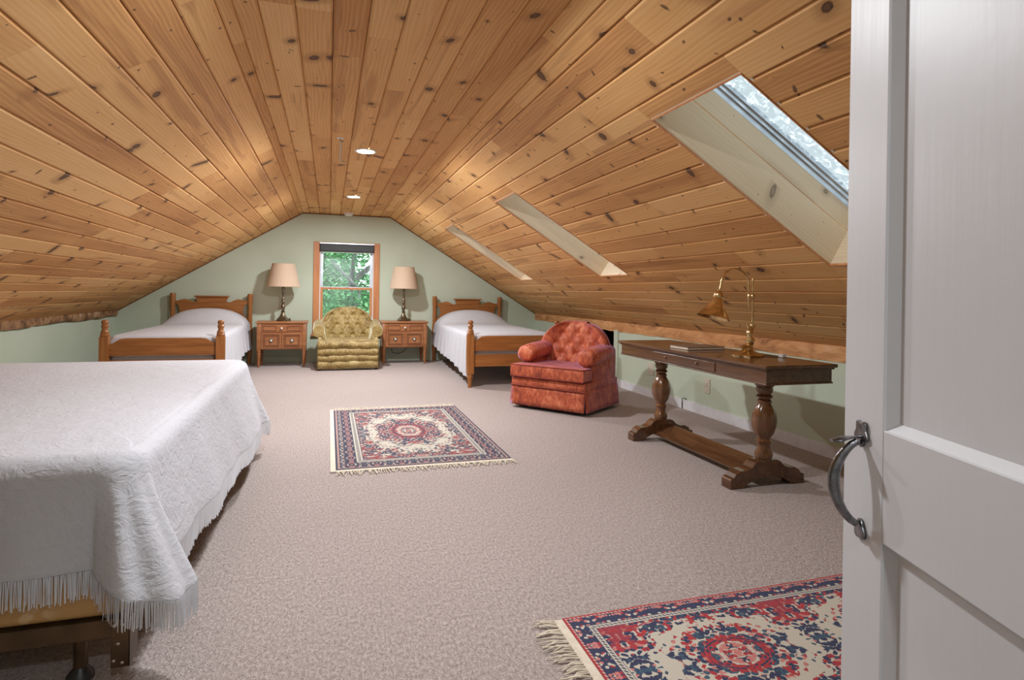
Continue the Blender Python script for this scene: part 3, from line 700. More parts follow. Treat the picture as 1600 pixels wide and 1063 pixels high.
# the fringed cover: rings from the middle out, then the skirt
def perim(hx, hy, r, n_side=70, n_c=26):
    pts = []
    cs = [(hx - r, hy - r, 0), (-hx + r, hy - r, 90), (-hx + r, -hy + r, 180), (hx - r, -hy + r, 270)]
    for q, (cx_, cy_, a0) in enumerate(cs):
        for k in range(n_c + 1):
            a = math.radians(a0 + 90 * k / n_c); pts.append((Vector((cx_ + r * math.cos(a), cy_ + r * math.sin(a), 0)), Vector((math.cos(a), math.sin(a), 0)), math.sin(PI * k / n_c)))
        nx = cs[(q + 1) % 4]; a = math.radians(a0 + 90); e0 = pts[-1][0]
        an = math.radians(nx[2]); e1 = Vector((nx[0] + r * math.cos(an), nx[1] + r * math.sin(an), 0))
        for k in range(1, n_side): pts.append((e0.lerp(e1, k / n_side), Vector((math.cos(a), math.sin(a), 0)), 0.0))
    return pts
bw, bl_ = (BX1 - BX0) / 2, (BY1 - BY0) / 2; bc = Vector(((BX0 + BX1) / 2, (BY0 + BY1) / 2, 0))
P = perim(bw + 0.012, bl_ + 0.012, 0.10)
def skirt_len(nv, cw, p=None):
    side = abs(nv.x) ** 2; end = abs(nv.y) ** 2
    return (0.345 + 0.055 * smooth01((p.y + bl_) / (2 * bl_))) * side + 0.30 * end + 0.045 * cw
def hang(p, nv, cw, k, ph):
    side = abs(nv.x) ** 2
    near_c = cw if (p.y < 0) else cw * 0.5
    flare = (0.055 + 0.05 * smooth01((p.y + bl_) / (2 * bl_))) * side + 0.012 * (1 - side) + 0.14 * near_c
    fold = 0.009 * math.sin(ph * 0.21) + 0.006 * math.sin(ph * 0.47 + 1.3) + 0.016 * cw * math.sin(ph * 0.9)
    return p + nv * (flare * k ** 1.15 + fold * k) + bc
rows = []
for f in (0.0, 0.25, 0.5, 0.7, 0.85, 0.94):
    rows.append([Vector((p.x * f, p.y * f + (0 if f else p.y * 0.0), 0)) * 1.0 + bc + Vector((0, 0, BZ + 0.010 * (1 - f * f) + 0.004 * math.sin(p.x * 7 * f) * math.cos(p.y * 5 * f))) for p, nv, cw in P])
R_ = 0.055
for a in (0, 20, 40, 60, 80):
    a = math.radians(90 - a)
    rows.append([p + nv * (-R_ + R_ * math.cos(a)) + bc + Vector((0, 0, BZ - R_ + R_ * math.sin(a))) for p, nv, cw in P])
hems = []
ks = [0.06, 0.14, 0.24, 0.36, 0.5, 0.64, 0.78, 0.9, 1.0]
for k in ks:
    r_ = []
    for i, (p, nv, cw) in enumerate(P):
        q = hang(p, nv, cw, k, i * 1.0); q.z = BZ - R_ - k * (skirt_len(nv, cw, p) - R_)
        r_.append(q)
    rows.append(r_)
hems = rows[-1]
b = MB(); b.grid(rows, closed_u=True)
bmesh.ops.remove_doubles(b.bm, verts=b.bm.verts[:], dist=0.0005)
cov = b.build('bedspread', MT['spread'], smooth=0)
md = cov.modifiers.new('thick', 'SOLIDIFY'); md.thickness = 0.005; md.offset = 1
md = cov.modifiers.new('sub', 'SUBSURF'); md.levels = 1; md.render_levels = 1
tag(cov, 'large white fringed bedspread draped over the bed nearest the door', 'bedspread')
b = MB(); rg = random.Random(5)
NH = len(hems)
for i in range(NH):
    a, c2 = hems[i], hems[(i + 1) % NH]
    if a.x < -2.2: continue
    n = max(1, round((c2 - a).length / 0.0036))
    for k in range(n):
        p = a.lerp(c2, (k + rg.random() * 0.6) / n); d = (c2 - a).normalized(); L = rg.uniform(0.062, 0.08); sw = Vector((rg.uniform(-1, 1), rg.uniform(-1, 1), 0)) * 0.0035
        wd = 0.0015; nv = P[i][1]; e = p + sw + Vector((0, 0, -L)); top = p + Vector((0, 0, 0.006))
        v = [b.bm.verts.new(q) for q in (top - d * wd, top + d * wd, top + nv * 0.004, e - d * wd * 0.9, e + d * wd * 0.9, e + nv * 0.003)]
        for q in ((0, 1, 4, 3), (1, 2, 5, 4), (2, 0, 3, 5), (3, 4, 5)): b.bm.faces.new([v[x] for x in q])
fr_o = b.build('fringe', MT['fringe'], cov); fr_o['kind'] = 'stuff'

# ------------------------------------------------------------------ nightstands and lamps
def nightstand(x0, x1, yf, label):
    w = (x1 - x0); o = empty('nightstand', ((x0 + x1) / 2, yf, 0)); tag(o, label, 'nightstand', 'fruitwood nightstands')
    h = w / 2; D = 0.42
    b = MB(); b.box(-h, h, -0.02, D, 0.605, 0.628, 0.006); b.build('top', MT['fruit'], o)
    hi = h - 0.025
    b = MB(); b.box(-hi, hi, 0.004, D - 0.01, 0.245, 0.604, 0.002); b.build('body', MT['fruit'], o)
    for sx in (-1, 1):
        for (y, nm) in ((0.02, 'leg'), (D - 0.035, 'leg')):
            x = sx * (hi - 0.022)
            b = MB(); b.box(x - 0.026, x + 0.026, y - 0.026, y + 0.026, 0.235, 0.603, 0.003)
            b.lathe([(0.013, 0.0), (0.016, 0.02), (0.026, 0.19), (0.020, 0.20), (0.027, 0.21), (0.024, 0.22), (0.027, 0.236)], 10, (x, y, 0))
            b.build(nm, MT['fruit'], o, smooth=30)
    fx = hi - 0.052
    d = MB(); d.box(-fx, fx, -0.006, 0.01, 0.488, 0.588, 0.002); dr_ = d.build('drawer', MT['fruit'], o)
    for sx in (-1, 1):
        cx_ = sx * (fx / 2 + 0.025); ww = fx / 2 - 0.045
        b = MB()
        for q in ((cx_ - ww, cx_ + ww, 0.566, 0.573), (cx_ - ww, cx_ + ww, 0.503, 0.510), (cx_ - ww, cx_ - ww + 0.007, 0.510, 0.566), (cx_ + ww - 0.007, cx_ + ww, 0.510, 0.566)): b.box(q[0], q[1], -0.012, -0.005, q[2], q[3], 0.002, 1)
        b.build('moulding', MT['fruit_d'], dr_)
    def knob(par, x, z, r, plate):
        if plate:
            b = MB(); b.lathe([(r * 1.9, 0), (r * 1.8, 0.004), (r * 1.2, 0.006)], 20, fl=lambda a, z_: 1 + 0.08 * math.cos(8 * a)); b.build('backplate', MT['brass_old'], par, smooth=40, loc=(x, -0.006, z), rot=(PI / 2, 0, 0))
        b = MB(); b.lathe([(r * 0.5, 0), (r * 0.45, 0.008), (r, 0.015), (r * 0.9, 0.024), (r * 0.4, 0.029), (0.0008, 0.030)], 16); b.build('knob', MT['porc'], par, smooth=50, loc=(x, -0.006, z), rot=(PI / 2, 0, 0))
    knob(dr_, 0, 0.538, 0.016, False)
    for sx in (-1, 1):
        a, c2 = (0.004, fx) if sx > 0 else (-fx, -0.004)
        b = MB(); b.box(a, c2, -0.006, 0.01, 0.258, 0.478, 0.002); do = b.build('door', MT['fruit'], o)
        for (m_, t_) in ((0.026, 0.008), (0.045, 0.006)):
            b = MB(); X0, X1, Z0, Z1 = a + m_, c2 - m_, 0.258 + m_, 0.478 - m_
            for q in ((X0, X1, Z1 - t_, Z1), (X0, X1, Z0, Z0 + t_), (X0, X0 + t_, Z0 + t_, Z1 - t_), (X1 - t_, X1, Z0 + t_, Z1 - t_)): b.box(q[0], q[1], -0.013, -0.005, q[2], q[3], 0.002, 1)
            b.build('moulding', MT['fruit_d'], do)
        knob(do, (a + c2) / 2, 0.368, 0.015, True)
    return o
nightstand(-0.955, -0.275, 8.79, 'carved fruitwood nightstand between the left twin bed and the green armchair')
nightstand(0.735, 1.43, 8.87, 'carved fruitwood nightstand between the green armchair and the right twin bed')
def table_lamp(x, y, rb, rtp, label):
    o = empty('table_lamp', (x, y, 0.629)); tag(o, label, 'lamp', 'bedside table lamps')
    b = MB(); b.lathe([(0.088, 0.0), (0.090, 0.012), (0.080, 0.02), (0.074, 0.03), (0.060, 0.042), (0.045, 0.06), (0.032, 0.085), (0.024, 0.11), (0.020, 0.125)], 24, fl=lambda a, z: 1 + 0.05 * math.cos(6 * a)); b.build('base', MT['brass_old'], o, smooth=40)
    b = MB(); b.lathe([(0.020, 0.12), (0.030, 0.13), (0.017, 0.145), (0.026, 0.175), (0.030, 0.20), (0.022, 0.225), (0.012, 0.24), (0.022, 0.252), (0.026, 0.27), (0.022, 0.29), (0.012, 0.30), (0.02, 0.315), (0.014, 0.33), (0.012, 0.36), (0.018, 0.375), (0.018, 0.40), (0.013, 0.42), (0.022, 0.44), (0.024, 0.465), (0.014, 0.475), (0.012, 0.55)], 20); b.build('stem', MT['brass_old'], o, smooth=40)
    zb, zt_ = 0.487, 0.808
    b = MB(); N = 96
    rows = [[((r + 0.0014 * (k % 2)) * math.cos(2 * PI * k / N), (r + 0.0014 * (k % 2)) * math.sin(2 * PI * k / N), z) for k in range(N)] for r, z in ((rb, zb), (lerp(rb, rtp, 0.5), (zb + zt_) / 2), (rtp, zt_), (rtp - 0.004, zt_), (lerp(rb, rtp, 0.5) - 0.004, (zb + zt_) / 2), (rb - 0.004, zb))]
    b.grid(rows, closed_u=True, closed_v=True); sh = b.build('lamp_shade', MT['shade'], o)
    for (r, z) in ((rb, zb), (rtp, zt_)):
        b = MB(); pts = [(r * math.cos(2 * PI * k / 48), r * math.sin(2 * PI * k / 48), z) for k in range(49)]; b.tube(pts, 0.004, 8, cap=False); b.build('binding', MT['shade'], sh, smooth=60)
    b = MB(); b.tube([(-rtp, 0, zt_ - 0.02), (rtp, 0, zt_ - 0.02)], 0.002, 6); b.tube([(0, -rtp, zt_ - 0.02), (0, rtp, zt_ - 0.02)], 0.002, 6); b.tube([(0, 0, 0.54), (0, 0, zt_ - 0.02)], 0.003, 6); b.build('harp', MT['brass_old'], o)
    b = MB(); b.lathe([(0.008, zt_ - 0.02), (0.010, zt_ - 0.01), (0.001, zt_ + 0.004)], 12); b.build('finial', MT['brass_old'], o, smooth=40)
    b = MB(); b.box(0.082, 0.105, -0.012, 0.012, 0.0, 0.04, 0.004); b.build('switch', MT['brass_old'], o)
table_lamp(-0.62, 9.04, 0.225, 0.152, 'brass table lamp with tan shade on the nightstand by the left twin bed')
table_lamp(1.08, 9.08, 0.212, 0.152, 'brass table lamp with tan shade on the nightstand by the right twin bed')
b = MB(); b.tube([(0.93, 9.309, 0.20), (0.95, 9.309, 0.13), (1.03, 9.309, 0.11), (1.12, 9.309, 0.14), (1.17, 9.309, 0.20), (1.18, 9.309, 0.27)], 0.004, 8)
tag(b.build('lamp_cord', MT['rubber'], smooth=60), 'dark lamp cord looping on the wall under the right nightstand', 'cord')

# ------------------------------------------------------------------ armchairs
def tufted_back(z0, z1, hw, y0, lean, wrap, th, tuft_x, tuft_z, mat, par, amp=0.026):
    """padded back; hw(v) half width at height fraction v"""
    NU, NV = 44, 40; pts = []
    for r_ in range(tuft_z):
        z = lerp(0.24, 0.80, r_ / (tuft_z - 1)); n = tuft_x if r_ % 2 == 0 else tuft_x - 1
        for k in range(n): pts.append(((k - (n - 1) / 2) * (0.145), z, n))
    H = z1 - z0
    def front(u, v):
        w = hw(v); x = u * w; dy = 0.0
        d = 9
        for (tx, tz, n) in pts: d = min(d, math.hypot(x - tx, (v - tz) * H))
        ed = min(1, (1 - abs(u)) * w / 0.07, (1 - v) * H / 0.07 + 0.05)
        pad = amp * math.sqrt(max(0, 1 - (1 - ed) ** 2))
        dim = amp * 1.15 * math.exp(-(d / 0.030) ** 2)
        # diagonal creases between the buttons
        cr_ = 0
        for (tx, tz, n) in pts:
            dx, dz = abs(x - tx), abs(v - tz) * H
            if dx < 0.085 and dz < 0.10:
                cr_ = max(cr_, math.exp(-((dx * 0.10 - dz * 0.073) / 0.0011) ** 2) * 0.45)
        depth = pad - max(dim, amp * cr_) * min(1, ed * 1.4)
        y = y0 + v * H * lean - th - depth - wrap * abs(u) ** 2.2
        return Vector((x, y, z0 + v * H))
    def back(u, v):
        w = hw(v); return Vector((u * w * 1.0, y0 + v * H * lean - wrap * abs(u) ** 2.2 + 0.012, z0 + v * H))
    b = MB()
    fr = [[front(lerp(-1, 1, i / NU), j / NV) for i in range(NU + 1)] for j in range(NV + 1)]
    bk = [[back(lerp(-1, 1, i / NU), j / NV) for i in range(NU + 1)] for j in range(NV + 1)]
    rows = []
    for j in range(NV + 1):
        # a rounded rim: push mid-thickness out a little
        l = (fr[j][0] + bk[j][0]) / 2 + Vector((-0.02, 0, 0)); r_ = (fr[j][-1] + bk[j][-1]) / 2 + Vector((0.02, 0, 0))
        rows.append(fr[j] + [r_] + bk[j][::-1] + [l])
    vs = b.grid(rows, closed_u=True)
    top = []
    tf = fr[-1]; tb = bk[-1][::-1]
    mid = [(tf[i] + bk[-1][i]) / 2 + Vector((0, 0, 0.014)) for i in range(NU + 1)]
    mv = [b.bm.verts.new(p) for p in mid]; last = vs[-1]
    for i in range(NU):
        b.bm.faces.new([last[i], last[i + 1], mv[i + 1], mv[i]])
        bi = 2 * NU + 2 - i
        b.bm.faces.new([mv[i], mv[i + 1], last[bi - 1], last[bi]])
    b.bm.faces.new(list(reversed(vs[0])))
    o = b.build('backrest', mat, par, smooth=0)
    # buttons
    for (tx, tz, n) in pts:
        w = hw(tz)
        if abs(tx) > w - 0.06: continue
        p = front(tx / w, tz)
        bb = MB(); bb.lathe([(0.010, 0), (0.009, 0.004), (0.004, 0.007), (0.0005, 0.0075)], 10); bb.build('button', mat, o, smooth=50, loc=p + Vector((0, 0.002, 0)), rot=(PI / 2, 0, 0))
    return o

def arm_roll(sgn, path, rx, rz, mat, par, pipe):
    """fat rolled arm, sweep along path of (x, y, z, scale)"""
    b = MB(); rows = []; N = 22
    for (x, y, z, s_) in path:
        row = []
        for k in range(N):
            a = 2 * PI * k / N; dx = math.cos(a) * rx * s_; dz = math.sin(a) * rz * s_
            if dz < 0: dz *= 0.85
            row.append((sgn * (x + dx), y, z + dz))
        rows.append(row)
    vs = b.grid(rows, closed_u=True); b.bm.faces.new(vs[0]); b.bm.faces.new(vs[-1])
    return b.build('arm', mat, par, smooth=0)

def pipe(par, pts, mat, r=0.006): b = MB(); b.tube(pts, r, 8); b.build('piping', mat, par, smooth=60)

def rust_chair():
    th = -math.radians(52.3)
    o = empty('armchair', (2.19, 5.30, 0), th); m, pm = MT['orange'], MT['orange_p']
    tag(o, 'rust orange velvet armchair with tufted rounded back near the desk', 'armchair')
    W_ = 0.395
    b = MB(); b.box(-W_ + 0.03, W_ - 0.03, -0.33, 0.31, 0.02, 0.20); b.build('base', MT['dark'], o)
    def panel(name, pts2, z0, z1, fl):
        b = MB(); rows = []
        for j in range(5):
            k = j / 4; rows.append([(x + nx * fl * (1 - k), y + ny * fl * (1 - k), lerp(z0, z1, k)) for x, y, nx, ny in pts2])
        b.grid(rows); s_ = b.build(name, m, o, smooth=40); md = s_.modifiers.new('t', 'SOLIDIFY'); md.thickness = 0.012
    N = 16
    panel('skirt', [(lerp(-W_ + 0.005, W_ - 0.005, i / N), -0.355 - 0.003 * math.sin(i * 2), 0, -1) for i in range(N + 1)], 0.035, 0.225, 0.018)
    panel('skirt', [(W_, lerp(-0.350, 0.30, i / N), 1, 0) for i in range(N + 1)], 0.035, 0.225, 0.018)
    panel('skirt', [(-W_, lerp(0.30, -0.350, i / N), -1, 0) for i in range(N + 1)], 0.035, 0.225, 0.018)
    panel('skirt', [(lerp(W_, -W_, i / N), 0.30, 0, 1) for i in range(N + 1)], 0.035, 0.225, 0.018)
    bo = part('front_band', m, o, (-W_, W_, -0.362, 0.30, 0.212, 0.292), bev=0.02, smooth=40)
    pipe(bo, [(-W_, -0.364, 0.216), (W_, -0.364, 0.216)], pm)
    # T cushion
    c = MB(); out = [(-0.388, -0.385), (0.388, -0.385), (0.388, -0.215), (0.275, -0.205), (0.275, 0.15), (-0.275, 0.15), (-0.275, -0.205), (-0.388, -0.215)]
    c.prism(out, 'z', 0.296, 0.415, 0.022, 3); co = c.build('seat_cushion', m, o, smooth=40)
    for z in (0.302, 0.408): pipe(co, [(-0.385, -0.24, z), (-0.386, -0.383, z), (0.386, -0.383, z), (0.385, -0.24, z)], pm, 0.005)
    for s_ in (-1, 1):
        b = MB(); b.prism([(-0.205, 0.22), (0.28, 0.22), (0.28, 0.52), (-0.195, 0.50)], 'x', s_ * 0.275, s_ * 0.385, 0.02, 3); b.build('arm_panel', m, o, smooth=40)
        a = arm_roll(s_, [(0.318, -0.250, 0.492, 0.50), (0.32, -0.243, 0.492, 0.82), (0.322, -0.225, 0.494, 1.0), (0.327, -0.12, 0.505, 1.05), (0.325, 0.0, 0.515, 1.03), (0.325, 0.12, 0.525, 1.0), (0.32, 0.22, 0.53, 0.9)], 0.095, 0.085, m, o, pm)
    hw = lambda v: 0.375 * (math.sqrt(max(0, 1 - max(0, (v - 0.42) / 0.60) ** 2.3)) * 0.90 + 0.10) * (0.93 + 0.07 * smooth01(v * 3))
    tufted_back(0.26, 0.795, hw, 0.235, 0.16, 0.10, 0.09, 4, 4, m, o, 0.034)
def olive_chair():
    o = empty('armchair', (0.262, 8.66, 0), 0.0); m, pm = MT['green'], MT['green_p']
    tag(o, 'olive gold velvet armchair with tufted back in front of the window', 'armchair')
    W_ = 0.395
    b = MB(); b.box(-W_ + 0.03, W_ - 0.03, -0.33, 0.36, 0.03, 0.34, 0.01); b.build('base', m, o)
    for sx in (-1, 1):
        for y in (-0.33, 0.33): part('foot', MT['dark'], o, (sx * 0.37 - 0.02, sx * 0.37 + 0.02, y - 0.02, y + 0.02, 0, 0.035))
    zs = [0.030, 0.125, 0.200, 0.290, 0.385]
    for k in range(4):
        b = MB(); rows = []
        for i in range(31):
            x = lerp(-W_, W_, i / 30); rows.append([(x, -0.325 - 0.05 * math.sin(PI * j / 8) ** 0.7 - 0.004 * math.sin(x * 31 + k * 2), lerp(zs[k], zs[k + 1] + 0.006, j / 8) + 0.004 * math.sin(x * 9 + k)) for j in range(9)])
        b.grid(rows); r_ = b.build('footrest_roll', m, o, smooth=60); md = r_.modifiers.new('t', 'SOLIDIFY'); md.thickness = -0.02
    pipe(o, [(-W_, -0.362, 0.388), (W_, -0.362, 0.388)], pm)
    b = MB(); b.box(-0.30, 0.30, -0.355, 0.14, 0.30, 0.41, 0.035, 3); b.build('seat_cushion', m, o, smooth=40)
    for sx in (-1, 1): part('side_panel', m, o, *[(min(sx * W_, sx * (W_ - 0.05)), max(sx * W_, sx * (W_ - 0.05)), -0.33, 0.36, 0.05, 0.44)], bev=0.02, smooth=40)
    for s_ in (-1, 1):
        # inner arm slopes out from seat to the scroll
        b = MB(); rows = []
        for i in range(13):
            y = lerp(-0.26, 0.25, i / 12); k = i / 12; z = lerp(0.530, 0.60, k); rr = 0.078
            row = [(s_ * 0.285, y, 0.39), (s_ * 0.30, y, 0.45), (s_ * 0.315, y, z - 0.03)]
            for a in range(0, 11):
                an = math.radians(150 - a * 27); row.append((s_ * (0.385 + rr * math.cos(an)), y + 0.02 * abs(math.sin(an)) * (0 if i else 1), z - 0.015 + rr * math.sin(an)))
            row += [(s_ * 0.36, y, 0.42), (s_ * 0.34, y, 0.38)]
            rows.append(row)
        vs = b.grid(rows, closed_u=True); b.bm.faces.new(vs[0]); b.bm.faces.new(vs[-1]); b.build('arm', m, o, smooth=50)
    hw = lambda v: 0.345 * (math.sqrt(max(0, 1 - max(0, (v - 0.45) / 0.57) ** 2.2)) * 0.88 + 0.12) * (0.9 + 0.1 * smooth01(v * 2.5))
    tufted_back(0.33, 0.825, hw, 0.28, 0.14, 0.05, 0.10, 4, 3, m, o, 0.040)
rust_chair(); olive_chair()

# ------------------------------------------------------------------ trestle desk
dk = empty('trestle_desk', (2.43, 3.42, 0), 0.0); tag(dk, 'dark oak trestle desk with turned columns along the right knee wall', 'desk')
TX0, TX1, TY0, TY1 = 2.205 - 2.43, 2.685 - 2.43, 2.60 - 3.42, 4.28 - 3.42; TZ = 0.714
b = MB(); b.box(TX0, TX1, TY0, TY1, TZ - 0.02, TZ, 0.006, 3); b.build('top', MT['oak'], dk)
b = MB(); b.box(TX0 + 0.012, TX1 - 0.012, TY0 + 0.012, TY1 - 0.012, TZ - 0.030, TZ - 0.02, 0.003, 2); b.build('top_moulding', MT['oak'], dk)
ap = MB(); ap.box(TX0 + 0.022, TX1 - 0.022, TY0 + 0.022, TY1 - 0.022, TZ - 0.098, TZ - 0.03, 0.002); apo = ap.build('apron', MT['oak'], dk)
b = MB(); b.box(TX0 + 0.017, TX1 - 0.017, TY0 + 0.017, TY1 - 0.017, TZ - 0.108, TZ - 0.098, 0.003); b.build('bead', MT['oak'], apo)
part('drawer_front', MT['oak'], dk, (TX0 + 0.016, TX0 + 0.024, -0.36, 0.36, TZ - 0.092, TZ - 0.036), bev=0.002)
for y in (-0.18, 0.18):
    b = MB(); b.lathe([(0.007, 0), (0.005, 0.006), (0.009, 0.012), (0.001, 0.017)], 12); b.build('knob', MT['oak_v'], dk, smooth=50, loc=(TX0 + 0.016, y, TZ - 0.064), rot=(0, -PI / 2, 0))
colp = [(0.040, 0.145), (0.046, 0.155), (0.050, 0.172), (0.046, 0.19), (0.036, 0.205), (0.034, 0.225), (0.043, 0.245), (0.046, 0.25), (0.034, 0.262), (0.036, 0.27), (0.055, 0.30), (0.066, 0.335), (0.069, 0.365), (0.066, 0.40), (0.056, 0.435), (0.042, 0.458), (0.037, 0.466), (0.040, 0.472), (0.040, 0.482), (0.032, 0.492), (0.044, 0.503), (0.046, 0.510), (0.034, 0.520), (0.044, 0.535), (0.048, 0.55), (0.044, 0.565), (0.036, 0.57)]
def flute(a, z): return 1 - (0.06 * max(0, math.cos(a * 8)) ** 6 if 0.28 < z < 0.45 else 0)
half = [(0.0, 0.148), (0.062, 0.148), (0.085, 0.138), (0.110, 0.112), (0.145, 0.098), (0.185, 0.098), (0.215, 0.082), (0.228, 0.062), (0.248, 0.056), (0.252, 0.05), (0.252, 0.0), (0.165, 0.0), (0.145, 0.018), (0.10, 0.040), (0.04, 0.052), (0, 0.054)]
outl = half + [(-a, z) for a, z in reversed(half[1:-1])]
CXD = 2.405 - 2.43
for y in (2.845 - 3.42, 3.955 - 3.42):
    b = MB(); b.lathe(colp, 32, (CXD, y, 0), fl=flute); b.box(CXD - 0.038, CXD + 0.038, y - 0.038, y + 0.038, 0.565, TZ - 0.10, 0.003); b.build('column', MT['oak_v'], dk, smooth=35)
    b = MB(); b.prism([(CXD + a, z) for a, z in outl], 'y', y - 0.042, y + 0.042, 0.004, 2); b.build('foot', MT['oak'], dk)
b = MB(); b.prism([(CXD - 0.085, 0.052), (CXD - 0.075, 0.040), (CXD + 0.075, 0.098), (CXD + 0.068, 0.112)], 'y', 2.88 - 3.42, 3.92 - 3.42, 0.003); b.build('stretcher', MT['oak'], dk)

# desk lamp: brass, tree-like cast stem, pole, gooseneck and cone shade
LX, LY, LZ = 2.468, 3.075, TZ + 0.0005
dl = empty('desk_lamp', (LX, LY, LZ), 0.0); tag(dl, 'brass gooseneck desk lamp with cast figure stem on the oak desk', 'lamp')
b = MB(); b.lathe([(0.092, 0), (0.094, 0.006), (0.086, 0.012), (0.07, 0.016), (0.05, 0.026), (0.032, 0.036)], 36, fl=lambda a, z: 1 + 0.05 * math.cos(9 * a)); b.build('base', MT['brass'], dl, smooth=35)
b = MB()
pts, rad = [], []
for k in range(22):
    a = k / 21; pts.append((0.012 * math.sin(a * 7) + 0.03 * a, 0.008 * math.cos(a * 6), 0.03 + 0.155 * a)); rad.append(lerp(0.034, 0.013, a ** 0.6) * (1 + 0.22 * math.sin(a * 19)))
b.tube(pts, rad, 14)
b.tube([(0.028, 0, 0.135), (0.010, -0.004, 0.160), (-0.004, -0.004, 0.185), (-0.010, 0, 0.205)], [0.012, 0.010, 0.008, 0.003], 10)
b.tube([(0.03, 0, 0.16), (0.045, 0, 0.175), (0.056, 0, 0.19)], [0.010, 0.007, 0.003], 10)
b.tube([(0.0, 0, 0.05), (-0.03, -0.01, 0.06), (-0.055, -0.012, 0.05)], [0.02, 0.013, 0.004], 10)
b.build('cast_stem', MT['brass'], dl, smooth=50)
PXL = 0.034
b = MB(); b.tube([(PXL, 0, 0.16), (PXL, 0, 0.47)], 0.0055, 12); b.lathe([(0.0075, 0.465), (0.006, 0.478), (0.001, 0.482)], 12, (PXL, 0, 0)); b.build('pole', MT['brass'], dl, smooth=40)
b = MB(); b.lathe([(0.008, 0.350), (0.013, 0.357), (0.013, 0.372), (0.008, 0.380)], 14, (PXL, 0, 0)); b.box(PXL - 0.032, PXL, -0.005, 0.005, 0.36, 0.37, 0.002); b.lathe([(0.008, 0.345), (0.010, 0.352), (0.010, 0.374), (0.007, 0.38)], 14, (PXL - 0.028, 0, 0)); b.lathe([(0.001, 0.292), (0.006, 0.298), (0.005, 0.31), (0.008, 0.325), (0.006, 0.345)], 12, (PXL - 0.028, 0, 0)); b.build('clamp', MT['brass'], dl, smooth=40)
b = MB(); gp = [(PXL - 0.028, 0, 0.34), (PXL - 0.029, 0, 0.42)]
x0_, x1_, zc_ = PXL - 0.030, PXL - 0.232, 0.435
for k in range(17):
    a = PI * k / 16; gp.append(((x0_ + x1_) / 2 + (x0_ - x1_) / 2 * math.cos(a), 0, zc_ + 0.098 * math.sin(a)))
gp.append((x1_ - 0.008, 0, 0.405))
b.tube(gp, 0.0058, 12, up=Vector((0, 1, 0))); b.build('gooseneck', MT['brass'], dl, smooth=50)
so = empty('shade_pivot'); so.parent = dl
def tilt(b_): return b_
TILT = Matrix.Translation((x1_ - 0.008, 0, 0.410)) @ Matrix.Rotation(math.radians(14), 4, 'Y')
bpy.data.objects.remove(so)
def shade_part(name, prof, mat, cap=True, seg=32):
    b = MB(); b.lathe(prof, seg, cap=cap); ob = b.build(name, mat, dl, smooth=40); ob.matrix_local = TILT; return ob
shade_part('socket', [(0.008, 0.0), (0.012, -0.006), (0.010, -0.014), (0.022, -0.024), (0.028, -0.034), (0.028, -0.05), (0.025, -0.06)], MT['brass'])
shade_part('lamp_shade', [(0.024, -0.055), (0.030, -0.062), (0.036, -0.085), (0.060, -0.125), (0.098, -0.178), (0.103, -0.180), (0.100, -0.181), (0.058, -0.128), (0.033, -0.087), (0.022, -0.060)], MT['brass'], cap=False, seg=40)
b = MB(); b.tube([(0.024, 0, -0.042), (0.05, 0, -0.040)], 0.003, 8); b.lathe([(0.001, 0.0), (0.007, 0.003), (0.007, 0.010), (0.001, 0.013)], 10, (0.055, 0, -0.048)); sk = b.build('turn_key', MT['brass'], dl, smooth=50); sk.matrix_local = TILT
b = MB(); b.tube([(LX + 0.05, LY - 0.03, TZ + 0.012), (LX + 0.10, LY - 0.04, TZ + 0.005), (LX + 0.13, LY - 0.10, TZ + 0.004), (LX + 0.148, LY - 0.115, TZ + 0.008)], 0.003, 8)
cd = b.build('switch_cord', MT['rubber'], smooth=60); tag(cd, 'thin cord with white inline switch on the desk beside the brass lamp', 'cord')
part('switch', MT['plastic'], cd, (LX + 0.135, LX + 0.165, LY - 0.145, LY - 0.105, TZ + 0.001, TZ + 0.022), bev=0.004)
# book
bk = empty('book', (2.43, 3.545, TZ + 0.0005), math.radians(2)); tag(bk, 'closed brown hardcover book lying flat on the oak desk', 'book')
t = NT('book_cover'); c = t.coord(); MT['bookc'] = t.fin(t.ramp(t.noise(c, 40, 3), [(0.3, (0.16, 0.095, 0.06)), (0.7, (0.22, 0.14, 0.09))]), 0.5)
MT['paper'] = plain('page_edges', (0.68, 0.58, 0.46), 0.8)
part('cover', MT['bookc'], bk, (-0.15, 0.15, -0.105, 0.105, 0.017, 0.020), (-0.15, 0.15, -0.105, 0.105, 0.0, 0.003), (-0.15, 0.15, 0.100, 0.105, 0.003, 0.017), bev=0.0008)
part('pages', MT['paper'], bk, (-0.147, 0.147, -0.102, 0.100, 0.0032, 0.0168), bev=0.0)

# ------------------------------------------------------------------ wall plates on the right knee wall
def outlet(y, z, kind, label):
    o = empty('wall_plate', (wall_r(y), y, z), math.atan(0.005) * -1); tag(o, label, 'wall plate')
    part('plate', MT['ivory'], o, (-0.007, 0, -0.065 if kind else -0.04, 0.065 if kind else 0.04, -0.065, 0.065), bev=0.003)
    for yy_ in ((-0.03, 0.03) if kind else (0,)):
        for zz in (-0.026, 0.026): part('socket', MT['ivory'], o, (-0.010, -0.006, yy_ - 0.016, yy_ + 0.016, zz - 0.016, zz + 0.016), bev=0.003)
        b = MB(); b.lathe([(0.004, 0), (0.003, 0.002), (0.0005, 0.0025)], 8); b.build('screw', MT['brass_old'], o, loc=(-0.007, yy_, 0), rot=(0, -PI / 2, 0))
outlet(5.57, 0.30, 1, 'double ivory outlet plate on the knee wall, closer to the rust armchair')
outlet(4.58, 0.27, 0, 'single ivory outlet plate on the knee wall under the desk')
y = 4.95
